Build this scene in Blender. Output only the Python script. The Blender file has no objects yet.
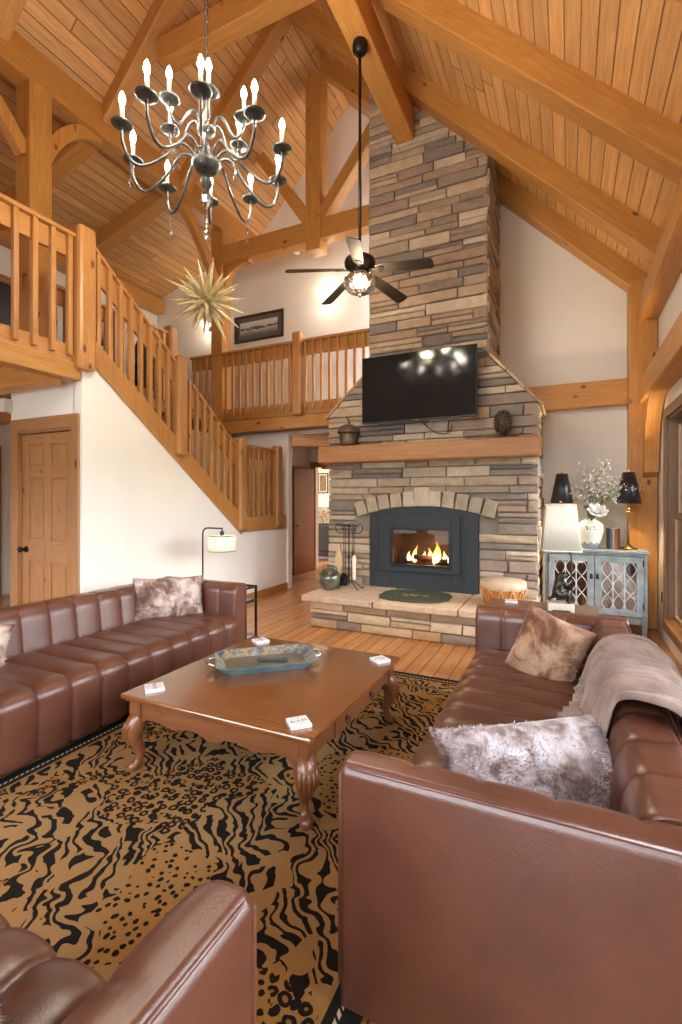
import bpy, bmesh, math, random
from mathutils import Vector as V, Matrix
RN = random.Random(11)
S = bpy.context.scene
COL = S.collection
PI = math.pi
SKY, EXPO = 8.4, 1.28

# ------------------------------------------------------------------ helpers
class MB:
    """collects shapes and links them as one mesh object"""
    def __init__(s):
        s.v = []; s.f = []; s.uv = []; s.mi = []; s.col = []; s.sm = []; s.c = (1, 1, 1, 1); s.m = 0
    def add(s, vs, fs, uvs=None, smooth=False):
        o = len(s.v)
        s.v += [tuple(p) for p in vs]
        for i, f in enumerate(fs):
            s.f.append(tuple(a + o for a in f))
            s.uv.append(uvs[i] if uvs else [(0, 0)] * len(f))
            s.mi.append(s.m); s.col.append(s.c); s.sm.append(smooth)
    def box(s, c, d, rot=None, axis=None):
        c = V(c)
        h = [d[0] / 2, d[1] / 2, d[2] / 2]
        R = rot if rot else Matrix.Identity(3)
        vs = [c + R @ V((x * h[0], y * h[1], z * h[2])) for x in (-1, 1) for y in (-1, 1) for z in (-1, 1)]
        fs = [(0, 1, 3, 2), (4, 6, 7, 5), (0, 4, 5, 1), (2, 3, 7, 6), (0, 2, 6, 4), (1, 5, 7, 3)]
        nax = [0, 0, 1, 1, 2, 2]
        L = axis if axis is not None else max(range(3), key=lambda k: d[k])
        u0, v0 = RN.random() * 7, RN.random() * 7
        loc = [V((x * h[0], y * h[1], z * h[2])) for x in (-1, 1) for y in (-1, 1) for z in (-1, 1)]
        uvs = []
        for f, n in zip(fs, nax):
            o = [k for k in range(3) if k != n]
            if L in o:
                a = L; b = [k for k in o if k != L][0]
            else:
                a, b = o
            uvs.append([(loc[i][a] + u0, loc[i][b] + v0 + n * .37) for i in f])
        s.add(vs, fs, uvs)
        return s
    def b2(s, lo, hi, axis=None):
        return s.box([(lo[i] + hi[i]) / 2 for i in range(3)], [abs(hi[i] - lo[i]) for i in range(3)], axis=axis)
    def bar(s, p0, p1, w, h, up=(0, 0, 1)):
        p0, p1 = V(p0), V(p1)
        x = (p1 - p0).normalized(); y = V(up).cross(x).normalized(); z = x.cross(y)
        return s.box((p0 + p1) / 2, ((p1 - p0).length, w, h), Matrix((x, y, z)).transposed(), axis=0)
    def prism(s, poly, o, ax, ay, t):
        """polygon (a,b) in the plane o + a*ax + b*ay, extruded by vector t"""
        o, ax, ay, t = V(o), V(ax), V(ay), V(t)
        n = len(poly)
        A = [o + ax * a + ay * b for a, b in poly]
        vs = A + [p + t for p in A]
        xs = [a for a, b in poly]; ys = [b for a, b in poly]
        sw = (max(ys) - min(ys)) > (max(xs) - min(xs))
        q = [((b, a) if sw else (a, b)) for a, b in poly]
        r = RN.random() * 5
        q = [(a + r, b + r) for a, b in q]
        fs = [tuple(range(n)), tuple(range(2 * n - 1, n - 1, -1))]
        uvs = [list(q), list(reversed(q))]
        T = t.length
        d = 0
        for i in range(n):
            j = (i + 1) % n
            l = (A[j] - A[i]).length
            fs.append((i, i + n, j + n, j))
            uvs.append([(d, r), (d, r + T), (d + l, r + T), (d + l, r)])
            d += l
        s.add(vs, fs, uvs)
        return s
    def tube(s, pts, r, n=8, closed=False, smooth=True):
        pts = [V(p) for p in pts]
        N = len(pts)
        rs = r if isinstance(r, (list, tuple)) else [r] * N
        up = V((0, 0, 1))
        vs = []; prev = None
        L = 0; us = []
        for i, p in enumerate(pts):
            if closed:
                t = pts[(i + 1) % N] - pts[i - 1]
            else:
                t = pts[min(i + 1, N - 1)] - pts[max(i - 1, 0)]
            if t.length < 1e-9: t = V((0, 0, 1))
            t.normalize()
            if prev is None:
                a = up if abs(t.z) < .95 else V((1, 0, 0))
                prev = (a - t * a.dot(t)).normalized()
            else:
                prev = (prev - t * prev.dot(t))
                prev = prev.normalized() if prev.length > 1e-6 else t.orthogonal().normalized()
            b = t.cross(prev)
            if i: L += (pts[i] - pts[i - 1]).length
            us.append(L)
            for k in range(n):
                a = 2 * PI * k / n
                vs.append(p + (prev * math.cos(a) + b * math.sin(a)) * rs[i])
        fs = []; uvs = []
        for i in range(N if closed else N - 1):
            j = (i + 1) % N
            for k in range(n):
                m = (k + 1) % n
                fs.append((i * n + k, i * n + m, j * n + m, j * n + k))
                u0, u1 = us[i], us[j] if j else L + .01
                w = rs[i] * 6.28 / n
                uvs.append([(u0, k * w), (u0, (k + 1) * w), (u1, (k + 1) * w), (u1, k * w)])
        if not closed:
            fs.append(tuple(reversed(range(n)))); uvs.append([(0, 0)] * n)
            fs.append(tuple(range((N - 1) * n, N * n))); uvs.append([(0, 0)] * n)
        s.add(vs, fs, uvs, smooth)
        return s
    def lathe(s, prof, c=(0, 0, 0), n=24, smooth=True, sx=1, sy=1, fn=None):
        c = V(c); vs = []; fs = []; uvs = []
        for i, (r, z) in enumerate(prof):
            for k in range(n):
                a = 2 * PI * k / n
                rr = r * (fn(a, z) if fn else 1)
                vs.append(c + V((rr * math.cos(a) * sx, rr * math.sin(a) * sy, z)))
        for i in range(len(prof) - 1):
            for k in range(n):
                m = (k + 1) % n
                fs.append((i * n + k, i * n + m, (i + 1) * n + m, (i + 1) * n + k))
                uvs.append([(k / n, prof[i][1]), ((k + 1) / n, prof[i][1]), ((k + 1) / n, prof[i + 1][1]), (k / n, prof[i + 1][1])])
        if prof[0][0] > 1e-4:
            fs.append(tuple(reversed(range(n)))); uvs.append([(0, 0)] * n)
        if prof[-1][0] > 1e-4:
            b = (len(prof) - 1) * n
            fs.append(tuple(range(b, b + n))); uvs.append([(0, 0)] * n)
        s.add(vs, fs, uvs, smooth)
        return s
    def ell(s, c, r, n=12, m=8, rot=None):
        if not isinstance(r, (tuple, list)): r = (r, r, r)
        c = V(c); R = rot if rot else Matrix.Identity(3)
        vs = []; fs = []
        vs.append(c + R @ V((0, 0, -r[2])))
        for i in range(1, m):
            t = -PI / 2 + PI * i / m
            for k in range(n):
                a = 2 * PI * k / n
                vs.append(c + R @ V((r[0] * math.cos(t) * math.cos(a), r[1] * math.cos(t) * math.sin(a), r[2] * math.sin(t))))
        vs.append(c + R @ V((0, 0, r[2])))
        T = len(vs) - 1
        for k in range(n):
            q = (k + 1) % n
            fs.append((0, 1 + q, 1 + k))
            for i in range(m - 2):
                fs.append((1 + i * n + k, 1 + i * n + q, 1 + (i + 1) * n + q, 1 + (i + 1) * n + k))
            fs.append((1 + (m - 2) * n + k, 1 + (m - 2) * n + q, T))
        s.add(vs, fs, None, True)
        return s
    def grid(s, fn, nu, nv, smooth=True, cu=False):
        """surface fn(u,v), u,v in 0..1"""
        vs = []; fs = []; uvs = []
        mu = nu if cu else nu + 1
        for i in range(mu):
            for j in range(nv + 1):
                vs.append(V(fn(i / nu, j / nv)))
        for i in range(nu):
            i2 = (i + 1) % mu
            for j in range(nv):
                fs.append((i * (nv + 1) + j, i2 * (nv + 1) + j, i2 * (nv + 1) + j + 1, i * (nv + 1) + j + 1))
                uvs.append([(i / nu, j / nv), ((i + 1) / nu, j / nv), ((i + 1) / nu, (j + 1) / nv), (i / nu, (j + 1) / nv)])
        s.add(vs, fs, uvs, smooth)
        return s
    def build(s, name, mat, parent=None, bevel=0, subs=0, loc=(0, 0, 0), rz=0, world=False, weld=False, seg=2):
        me = bpy.data.meshes.new(name)
        vs = s.v
        if world and parent is not None:
            root = parent
            while root.parent: root = root.parent
            Mi = (Matrix.Translation(root.location) @ Matrix.Rotation(root.rotation_euler.z, 4, 'Z')).inverted()
            vs = [tuple(Mi @ V(p)) for p in vs]
        elif parent is None and tuple(loc) != (0, 0, 0) and world:
            vs = [tuple(V(p) - V(loc)) for p in vs]
        me.from_pydata(vs, [], s.f)
        ul = me.uv_layers.new(name='UVMap')
        flat = [c for f in s.uv for p in f for c in p]
        ul.data.foreach_set('uv', flat)
        if any(c != (1, 1, 1, 1) for c in s.col):
            ca = me.color_attributes.new('Col', 'FLOAT_COLOR', 'CORNER')
            ca.data.foreach_set('color', [x for f, c in zip(s.f, s.col) for _ in f for x in c])
        mats = mat if isinstance(mat, (list, tuple)) else [mat]
        for m in mats: me.materials.append(m)
        me.polygons.foreach_set('material_index', [min(i, len(mats) - 1) for i in s.mi])
        me.polygons.foreach_set('use_smooth', s.sm)
        me.update()
        if weld:
            bm = bmesh.new(); bm.from_mesh(me); bmesh.ops.remove_doubles(bm, verts=bm.verts, dist=1e-4)
            bmesh.ops.recalc_face_normals(bm, faces=bm.faces); bm.to_mesh(me); bm.free()
        o = bpy.data.objects.new(name, me); COL.objects.link(o)
        if parent is not None: o.parent = parent
        else:
            o.location = loc; o.rotation_euler = (0, 0, rz)
        if bevel:
            b = o.modifiers.new('Bevel', 'BEVEL'); b.width = bevel; b.segments = seg; b.limit_method = 'ANGLE'; b.angle_limit = .7
        if subs:
            q = o.modifiers.new('Subsurf', 'SUBSURF'); q.levels = subs; q.render_levels = subs
        return o

def tag(o, label, cat, group=None, kind=None):
    o['label'] = label; o['category'] = cat
    if group: o['group'] = group
    if kind: o['kind'] = kind
    return o
def thing(name, label, cat, loc=(0, 0, 0), rz=0, group=None):
    o = bpy.data.objects.new(name, None); COL.objects.link(o)
    o.empty_display_size = .1; o.location = loc; o.rotation_euler = (0, 0, rz)
    return tag(o, label, cat, group)
def struct(o):
    o['kind'] = 'structure'; return o
def dup(o, loc=None, rz=None, label=None, parent=None):
    c = o.copy(); COL.objects.link(c)
    if parent is not None: c.parent = parent
    if loc is not None: c.location = loc
    if rz is not None: c.rotation_euler = (0, 0, rz)
    if label: c['label'] = label
    for ch in list(o.children): dup(ch, parent=c)
    return c
def skinned(name, nodes, edges, mat, parent=None, lv=2, root=0):
    me = bpy.data.meshes.new(name)
    me.from_pydata([n[:3] for n in nodes], edges, [])
    o = bpy.data.objects.new(name, me); COL.objects.link(o)
    if parent is not None: o.parent = parent
    me.materials.append(mat)
    bm = bmesh.new(); bm.from_mesh(me); bm.verts.ensure_lookup_table(); ly = bm.verts.layers.skin.verify()
    for i, n in enumerate(nodes):
        bm.verts[i][ly].radius = (n[3], n[3]); bm.verts[i][ly].use_root = (i == root)
    bm.to_mesh(me); bm.free()
    k = o.modifiers.new('Skin', 'SKIN'); k.use_smooth_shade = True
    q = o.modifiers.new('Subsurf', 'SUBSURF'); q.levels = lv; q.render_levels = lv
    return o
def arc(c, r, a0, a1, n, ax=(1, 0, 0), ay=(0, 0, 1)):
    c, ax, ay = V(c), V(ax), V(ay)
    return [c + ax * (r * math.cos(a0 + (a1 - a0) * i / n)) + ay * (r * math.sin(a0 + (a1 - a0) * i / n)) for i in range(n + 1)]
def spline(pts, n=8):
    """catmull-rom through points (any dimension)"""
    P = [V(p) for p in pts]; out = []
    for i in range(len(P) - 1):
        a = P[max(i - 1, 0)]; b = P[i]; c = P[i + 1]; d = P[min(i + 2, len(P) - 1)]
        for k in range(n):
            t = k / n
            out.append(.5 * ((2 * b) + (c - a) * t + (2 * a - 5 * b + 4 * c - d) * t * t + (3 * b - a - 3 * c + d) * t ** 3))
    out.append(P[-1])
    return out

# ------------------------------------------------------------------ materials
def srgb(r, g, b):
    f = lambda x: (x / 255 / 12.92) if x / 255 <= .04045 else ((x / 255 + .055) / 1.055) ** 2.4
    return (f(r), f(g), f(b), 1)
class NT:
    def __init__(s, name):
        s.mat = bpy.data.materials.new(name); s.mat.use_nodes = True
        s.t = s.mat.node_tree; s.n = s.t.nodes
        s.bsdf = s.n['Principled BSDF']; s.out = s.n['Material Output']
    def new(s, typ, **kw):
        n = s.n.new(typ)
        for k, v in kw.items():
            if k.startswith('i_'):
                n.inputs[k[2:].replace('_', ' ')].default_value = v
            else: setattr(n, k, v)
        return n
    def link(s, a, b): s.t.links.new(a, b); return b
    def sock(s, x, inp):
        if hasattr(x, 'is_output'): s.link(x, inp)
        else: inp.default_value = x
    def math(s, op, a, b=0.0, c=0.0, clamp=False):
        n = s.n.new('ShaderNodeMath'); n.operation = op; n.use_clamp = clamp
        for i, x in enumerate((a, b, c)): s.sock(x, n.inputs[i])
        return n.outputs[0]
    def mix(s, f, a, b, blend='MIX'):
        n = s.n.new('ShaderNodeMix'); n.data_type = 'RGBA'; n.blend_type = blend
        s.sock(f, n.inputs[0]); s.sock(a, n.inputs[6]); s.sock(b, n.inputs[7])
        return n.outputs[2]
    def ramp(s, f, stops, interp='LINEAR'):
        n = s.n.new('ShaderNodeValToRGB'); r = n.color_ramp; r.interpolation = interp
        while len(r.elements) < len(stops): r.elements.new(.5)
        for e, (p, c) in zip(r.elements, stops):
            e.position = p; e.color = c if len(c) == 4 else (*c, 1)
        s.sock(f, n.inputs[0]); return n.outputs[0]
    def smooth(s, x, lo, hi):
        n = s.n.new('ShaderNodeMapRange'); n.interpolation_type = 'SMOOTHSTEP'
        s.sock(x, n.inputs[0]); n.inputs[1].default_value = lo; n.inputs[2].default_value = hi
        return n.outputs[0]
    def tex(s, which='UV', scale=(1, 1, 1), loc=(0, 0, 0)):
        tc = s.n.new('ShaderNodeTexCoord'); mp = s.n.new('ShaderNodeMapping')
        mp.inputs['Scale'].default_value = scale; mp.inputs['Location'].default_value = loc
        s.link(tc.outputs[which], mp.inputs[0]); return mp.outputs[0]
    def noise(s, vec, scale=5, detail=4, rough=.5, dist=0.0, col=False):
        n = s.n.new('ShaderNodeTexNoise'); s.link(vec, n.inputs['Vector'])
        n.inputs['Scale'].default_value = scale; n.inputs['Detail'].default_value = detail
        n.inputs['Roughness'].default_value = rough; n.inputs['Distortion'].default_value = dist
        return n.outputs[1] if col else n.outputs[0]
    def voro(s, vec, scale=5, feat='F1', rnd=1.0):
        n = s.n.new('ShaderNodeTexVoronoi'); n.feature = feat; s.link(vec, n.inputs['Vector'])
        n.inputs['Scale'].default_value = scale; n.inputs['Randomness'].default_value = rnd
        return n
    def bump(s, h, strength=.2, dist=.01):
        n = s.n.new('ShaderNodeBump'); n.inputs['Strength'].default_value = strength; n.inputs['Distance'].default_value = dist
        s.sock(h, n.inputs['Height']); s.link(n.outputs[0], s.bsdf.inputs['Normal'])
    def fin(s, col=None, rough=None, **kw):
        if col is not None: s.sock(col, s.bsdf.inputs['Base Color'])
        if rough is not None: s.sock(rough, s.bsdf.inputs['Roughness'])
        for k, v in kw.items(): s.sock(v, s.bsdf.inputs[k.replace('_', ' ')])
        return s.mat

def plain(name, c, rough=.5, metal=0.0, var=.06, nscale=20, bump=0.0, which='Object', **kw):
    t = NT(name)
    v = t.tex(which)
    n = t.noise(v, nscale, 4)
    c2 = tuple(max(0, x * (1 - var * 2)) for x in c[:3]) + (1,)
    c1 = tuple(min(1, x * (1 + var)) for x in c[:3]) + (1,)
    col = t.ramp(n, [(.3, c2), (.7, c1)])
    if bump: t.bump(t.noise(v, nscale * 4, 3), bump, .003)
    return t.fin(col, rough, Metallic=metal, **kw)

def wood(name, c1, c2, rough=.4, knots=True, dark=(.07, .022, .008, 1), g=1.0, coat=0.0, varsc=.16):
    t = NT(name)
    uv = t.tex('UV', (1.1 * g, 13 * g, 1))
    n = t.noise(uv, 2.2, 6, .6, 1.2)
    col = t.ramp(n, [(.3, c1), (.72, c2)])
    lo = t.noise(t.tex('UV', (.8, 2.5, 1), (3, 1, 0)), 1.4, 2)
    col = t.mix(t.math('MULTIPLY', lo, .5), col, tuple(x * .72 for x in c1[:3]) + (1,))
    oi = t.new('ShaderNodeObjectInfo')
    hv = t.new('ShaderNodeHueSaturation')
    t.link(t.math('ADD', t.math('MULTIPLY', oi.outputs['Random'], varsc), 1 - varsc / 2), hv.inputs['Value'])
    t.link(col, hv.inputs['Color']); col = hv.outputs[0]
    if knots:
        vo = t.voro(t.tex('UV', (1.5, 2.8, 1), (.3, .7, 0)), 1.5)
        k = t.math('SUBTRACT', 1.0, t.smooth(vo.outputs['Distance'], .05, .125))
        gate = t.math('GREATER_THAN', t.noise(t.tex('UV', (1, 1, 1)), 1.7, 1), .44)
        col = t.mix(t.math('MULTIPLY', k, t.math('MULTIPLY', gate, .85)), col, dark)
    t.bump(n, .08, .004)
    return t.fin(col, rough, Coat_Weight=coat, Coat_Roughness=.25)

def planks(name, c1, c2, w, L, rough=.4, groove=.03, gd=.55, coat=0.0, joint=True):
    t = NT(name)
    tc = t.new('ShaderNodeTexCoord'); sp = t.new('ShaderNodeSeparateXYZ'); t.link(tc.outputs['UV'], sp.inputs[0])
    u, v = sp.outputs[0], sp.outputs[1]
    vi = t.math('DIVIDE', v, w); idx = t.math('FLOOR', vi); fr = t.math('FRACT', vi)
    wn = t.new('ShaderNodeTexWhiteNoise', noise_dimensions='1D'); t.link(idx, wn.inputs['W'])
    uu = t.math('ADD', t.math('DIVIDE', u, L), t.math('MULTIPLY', wn.outputs[0], 5.0))
    ui = t.math('FLOOR', uu); uf = t.math('FRACT', uu)
    wn2 = t.new('ShaderNodeTexWhiteNoise', noise_dimensions='2D'); cb = t.new('ShaderNodeCombineXYZ')
    t.link(idx, cb.inputs[0]); t.link(ui, cb.inputs[1]); t.link(cb.outputs[0], wn2.inputs['Vector'])
    gv = t.new('ShaderNodeCombineXYZ')
    t.link(t.math('ADD', t.math('MULTIPLY', u, 1.0), t.math('MULTIPLY', wn2.outputs[0], 40.0)), gv.inputs[0])
    t.link(t.math('MULTIPLY', v, 14.0), gv.inputs[1])
    n = t.noise(gv.outputs[0], 2.0, 6, .6, 1.0)
    col = t.ramp(n, [(.28, c1), (.72, c2)])
    hv = t.new('ShaderNodeHueSaturation')
    t.link(t.math('ADD', t.math('MULTIPLY', wn2.outputs[0], .3), .85), hv.inputs['Value']); t.link(col, hv.inputs['Color'])
    col = hv.outputs[0]
    kv = t.new('ShaderNodeCombineXYZ')
    t.link(t.math('ADD', u, t.math('MULTIPLY', wn2.outputs[0], 9.0)), kv.inputs[0]); t.link(t.math('MULTIPLY', v, 3.0), kv.inputs[1])
    vo = t.voro(kv.outputs[0], 2.1)
    k = t.math('SUBTRACT', 1.0, t.smooth(vo.outputs['Distance'], .03, .10))
    col = t.mix(t.math('MULTIPLY', k, .55), col, tuple(x * .3 for x in c1[:3]) + (1,))
    e = t.math('MINIMUM', fr, t.math('SUBTRACT', 1.0, fr))
    gm = t.math('SUBTRACT', 1.0, t.smooth(e, groove * .4, groove))
    if joint:
        e2 = t.math('MINIMUM', uf, t.math('SUBTRACT', 1.0, uf))
        gm = t.math('MAXIMUM', gm, t.math('SUBTRACT', 1.0, t.smooth(e2, .0006, .0018)))
    col = t.mix(t.math('MULTIPLY', gm, gd), col, tuple(x * .25 for x in c1[:3]) + (1,))
    t.bump(t.math('SUBTRACT', t.math('MULTIPLY', n, .1), gm), .5, .006)
    return t.fin(col, rough, Coat_Weight=coat, Coat_Roughness=.2)

def emit(name, c, st):
    t = NT(name)
    return t.fin(c, .5, Emission_Color=c, Emission_Strength=st)

M = {}
M['timber'] = wood('honey_timber', (.46, .198, .044, 1), (.67, .345, .098, 1), .42)
M['rail'] = wood('rail_pine', (.42, .182, .050, 1), (.61, .312, .102, 1), .36, g=1.3)
M['doorw'] = wood('door_pine', (.36, .165, .066, 1), (.52, .265, .115, 1), .4, g=1.2)
M['darkw'] = wood('hall_door_wood', (.30, .105, .024, 1), (.44, .17, .045, 1), .5, knots=False)
M['cherry'] = wood('table_cherry', (.13, .040, .009, 1), (.30, .105, .022, 1), .14, knots=False, coat=1.0, varsc=.0)
M['cherryd'] = wood('table_cherry_frame', (.15, .05, .018, 1), (.27, .10, .038, 1), .3, knots=False, coat=.3, varsc=0)
M['ceil'] = planks('pine_ceiling_boards', (.50, .25, .085, 1), (.74, .44, .19, 1), .155, 6.0, .45, .055, .85)
M['floor'] = planks('pine_floor_boards', (.37, .152, .042, 1), (.56, .26, .08, 1), .13, 2.8, .26, .045, .8, coat=.3)
def wallmat():
    t = NT('white_plaster')
    n = t.noise(t.tex('Object'), 3, 3)
    col = t.ramp(n, [(.3, (.83, .82, .785, 1)), (.7, (.86, .85, .82, 1))])
    t.bump(t.noise(t.tex('Object'), 60, 3), .1, .002)
    return t.fin(col, .75)
M['wall'] = wallmat()
def stonemat():
    t = NT('ledge_stone')
    at = t.new('ShaderNodeVertexColor', layer_name='Col')
    o = t.tex('Object')
    n = t.noise(o, 9, 8, .65, .6)
    n2 = t.noise(t.tex('Object', (1, 1, 3)), 22, 6, .7)
    f = t.ramp(n, [(.25, (.72, .69, .66, 1)), (.5, (.98, .96, .94, 1)), (.75, (1.18, 1.15, 1.1, 1))])
    col = t.mix(1.0, at.outputs[0], f, 'MULTIPLY')
    col = t.mix(t.math('MULTIPLY', t.smooth(n2, .55, .8), .6), col, t.mix(.3, at.outputs[0], (.40, .30, .24, 1)))
    t.bump(t.math('ADD', n, t.math('MULTIPLY', n2, .6)), .75, .02)
    return t.fin(col, .8)
M['stone'] = stonemat()
M['mortar'] = plain('mortar', (.27, .24, .205, 1), .9, nscale=30, bump=.3)
def leather():
    t = NT('brown_leather')
    o = t.tex('Object')
    n = t.noise(o, 3.5, 5, .55)
    col = t.ramp(n, [(.3, (.080, .024, .013, 1)), (.7, (.130, .046, .027, 1))])
    vo = t.voro(o, 160)
    h = t.math('ADD', t.math('MULTIPLY', vo.outputs['Distance'], .5), t.math('MULTIPLY', t.noise(o, 14, 4), 1.2))
    t.bump(h, .14, .006)
    r = t.math('ADD', t.math('MULTIPLY', t.noise(o, 8, 3), .12), .3)
    return t.fin(col, r, Coat_Weight=.4, Coat_Roughness=.34, Specular_IOR_Level=.6)
M['leather'] = leather()
M['leatherd'] = plain('seam_leather', (.07, .024, .014, 1), .4)
M['black'] = plain('black_metal', (.018, .018, .02, 1), .42, .6)
M['iron'] = plain('dark_iron', (.035, .035, .04, 1), .45, .8)
M['pewter'] = plain('pewter_metal', (.10, .11, .11, 1), .38, .85)
M['brass'] = plain('antique_brass', (.42, .28, .10, 1), .3, 1.0)
M['chrome'] = plain('bright_nickel', (.55, .52, .47, 1), .2, 1.0)
M['white'] = plain('white_paint', (.78, .77, .74, 1), .5)
M['cream'] = plain('cream_wax', (.82, .74, .58, 1), .5)
def glassmat(name, tint=(1, 1, 1, 1), refl=.08, rough=.02):
    t = NT(name)
    t.n.remove(t.bsdf)
    tr = t.new('ShaderNodeBsdfTransparent'); tr.inputs[0].default_value = tint
    gl = t.new('ShaderNodeBsdfGlossy'); gl.inputs['Roughness'].default_value = rough
    fr = t.new('ShaderNodeFresnel'); fr.inputs[0].default_value = 1.45
    mx = t.new('ShaderNodeMixShader')
    t.link(t.math('ADD', fr.outputs[0], refl - .04, clamp=True), mx.inputs[0]); t.link(tr.outputs[0], mx.inputs[1]); t.link(gl.outputs[0], mx.inputs[2])
    t.link(mx.outputs[0], t.out.inputs[0]); return t.mat
M['glass'] = glassmat('window_glass', refl=.05)
M['fireglass'] = glassmat('fire_glass', (.8, .78, .76, 1), .03)
M['crystal'] = glassmat('clear_crystal', (.93, .94, .95, 1), .22, .05)

# ------------------------------------------------------------------ setting
KR = 5.0                      # right slope boards:  z = KR - X
XR = -3.5                     # ridge
KL = KR - 2 * XR              # left slope boards:   z = KL + X
PX = -5.39                    # right face of the left purlin
SH = .285                     # pitch of the shed roof over the loft
YB, YF, YG = -2.7, 6.85, 7.75 # rear wall, gable wall right of chimney, gable wall behind the balcony
XW, XL = .95, -8.1
ZL = 6.60 + SH * (XL - PX)

def uvquad(mb, pts, uvs): mb.add(pts, [tuple(range(len(pts)))], [uvs])

mb = MB()
uvquad(mb, [(XL, YB, 0), (XW, YB, 0), (XW, 13, 0), (XL, 13, 0)], [(YB, XL), (YB, XW), (13, XW), (13, XL)])
mb.b2((XL, YB, -.2), (XW, 13, -.02))
struct(mb.build('floor', M['floor']))

def slope(name, x0, z0, x1, z1, ya, yb):
    mb = MB(); L = math.hypot(x1 - x0, z1 - z0)
    uvquad(mb, [(x0, ya, z0), (x0, yb, z0), (x1, yb, z1), (x1, ya, z1)], [(ya, 0), (yb, 0), (yb, L), (ya, L)])
    uvquad(mb, [(x0, ya, z0 + .2), (x1, ya, z1 + .2), (x1, yb, z1 + .2), (x0, yb, z0 + .2)], [(ya, 0), (ya, L), (yb, L), (yb, 0)])
    return struct(mb.build(name, M['ceil']))
slope('ceiling_right', XW + .12, KR - XW - .12, XR, KR - XR, YB, YG)
slope('ceiling_left', XR, KL + XR, PX - .05, KL + PX - .05, YB, YG)
slope('ceiling_loft', PX - .02, 6.60, XL, ZL, YB, YG)

def wall_y(name, poly, y, t=.12, holes=()):
    """wall in a plane of constant y, polygon in (x,z)"""
    mb = MB(); mb.prism(poly, (0, y, 0), (1, 0, 0), (0, 0, 1), (0, t, 0))
    return struct(mb.build(name, M['wall']))
def wall_x_open(name, x, t, ya, yb, za, zb, opens, mat=None, par=None):
    """wall at constant x with rectangular openings (y0,y1,z0,z1)"""
    mb = MB(); ys = sorted({ya, yb} | {o[0] for o in opens} | {o[1] for o in opens})
    for a, b in zip(ys, ys[1:]):
        cut = sorted([(o[2], o[3]) for o in opens if o[0] <= a and o[1] >= b])
        z = za
        for c, d in cut:
            if c > z: mb.b2((x, a, z), (x + t, b, c))
            z = d
        if z < zb: mb.b2((x, a, z), (x + t, b, zb))
    return struct(mb.build(name, mat or M['wall']))
def wall_y_open(name, y, t, xa, xb, za, zb, opens):
    mb = MB(); xs = sorted({xa, xb} | {o[0] for o in opens} | {o[1] for o in opens})
    for a, b in zip(xs, xs[1:]):
        cut = sorted([(o[2], o[3]) for o in opens if o[0] <= a and o[1] >= b])
        z = za
        for c, d in cut:
            if c > z: mb.b2((a, y, z), (b, y + t, c))
            z = d
        if z < zb: mb.b2((a, y, z), (b, y + t, zb))
    return mb
RW = [(4.72, 6.02, .22, 2.36), (2.9, 4.3, .22, 2.36), (.9, 2.3, .22, 2.36), (-1.6, .1, .22, 2.36)]
wall_x_open('wall_right', XW, .14, YB, YF + .2, 0, KR - XW + .12, RW)
wall_y('wall_far', [(-2.4, 0), (XW, 0), (XW, KR - XW), (-2.4, KR + 2.4)], YF)
wall_y('wall_gable', [(XL, 2.55), (-1.9, 2.55), (-1.9, 6.9), (XR, KR - XR), (PX, KL + PX), (XL, ZL)], YG)
mb = MB(); mb.b2((XL - .12, YB, 0), (XL, YG, ZL + .1)); struct(mb.build('wall_left', M['wall']))
# under the balcony and in the hall beyond
mb = MB(); mb.b2((XL, 6.95, 0), (-4.27, 7.07, 2.66)); struct(mb.build('wall_under_balcony', M['wall']))
mb = MB(); mb.b2((-5.2, 7.07, 0), (-5.08, 9.15, 2.6)); struct(mb.build('wall_hall_left', M['wall']))
mb = MB(); mb.b2((-3.0, 6.87, 0), (-2.88, 9.15, 2.6)); struct(mb.build('wall_hall_right', M['wall']))
struct(wall_y_open('wall_hall_far', 9.15, .12, -6.2, -2.8, 0, 2.6, [(-4.93, -4.1, 0, 2.2)]).build('wall_hall_far', M['wall']))
mb = MB(); mb.b2((-8.1, 12.2, 0), (-1.5, 12.32, 2.6)); struct(mb.build('wall_den_far', M['wall']))
mb = MB(); mb.b2((-8.1, 9.27, 0), (-8.0, 12.2, 2.6)); struct(mb.build('wall_den_left', M['wall']))
mb = MB(); mb.b2((-1.6, 9.27, 0), (-1.5, 12.2, 2.6)); struct(mb.build('wall_den_right', M['wall']))
mb = MB(); mb.b2((-8.1, 6.97, 2.6), (-1.5, 12.3, 2.66)); struct(mb.build('ceiling_hall', M['white']))
mb = MB(); mb.b2((-8.2, 7.9, 2.66), (-1.4, 12.4, 2.9)); struct(mb.build('roof_hall', M['white']))
# rear wall with tall windows onto the view
RO = [(-7.9, -6.1, .3, 2.4), (-5.6, -4.1, .1, 2.5), (-3.9, -2.2, .1, 2.5), (-1.9, -.75, .1, 2.5), (-.55, .7, .1, 2.5)]
RO2 = [(-7.7, -6.3, 3.2, 4.7), (-1.9, -.75, 2.9, 4.6), (-.55, .5, 2.9, 3.9)]
mb = wall_y_open('x', YB, .14, XL, XW, 0, 5.0, RO + RO2)
mb.prism([(XL, 5.0), (XW - 1, 5.0), (XW, 5.0), (XW, 5.05), (XR, KR - XR), (PX, KL + PX), (XL, ZL)], (0, YB, 0), (1, 0, 0), (0, 0, 1), (0, .14, 0))
struct(mb.build('wall_rear', M['wall']))

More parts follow.
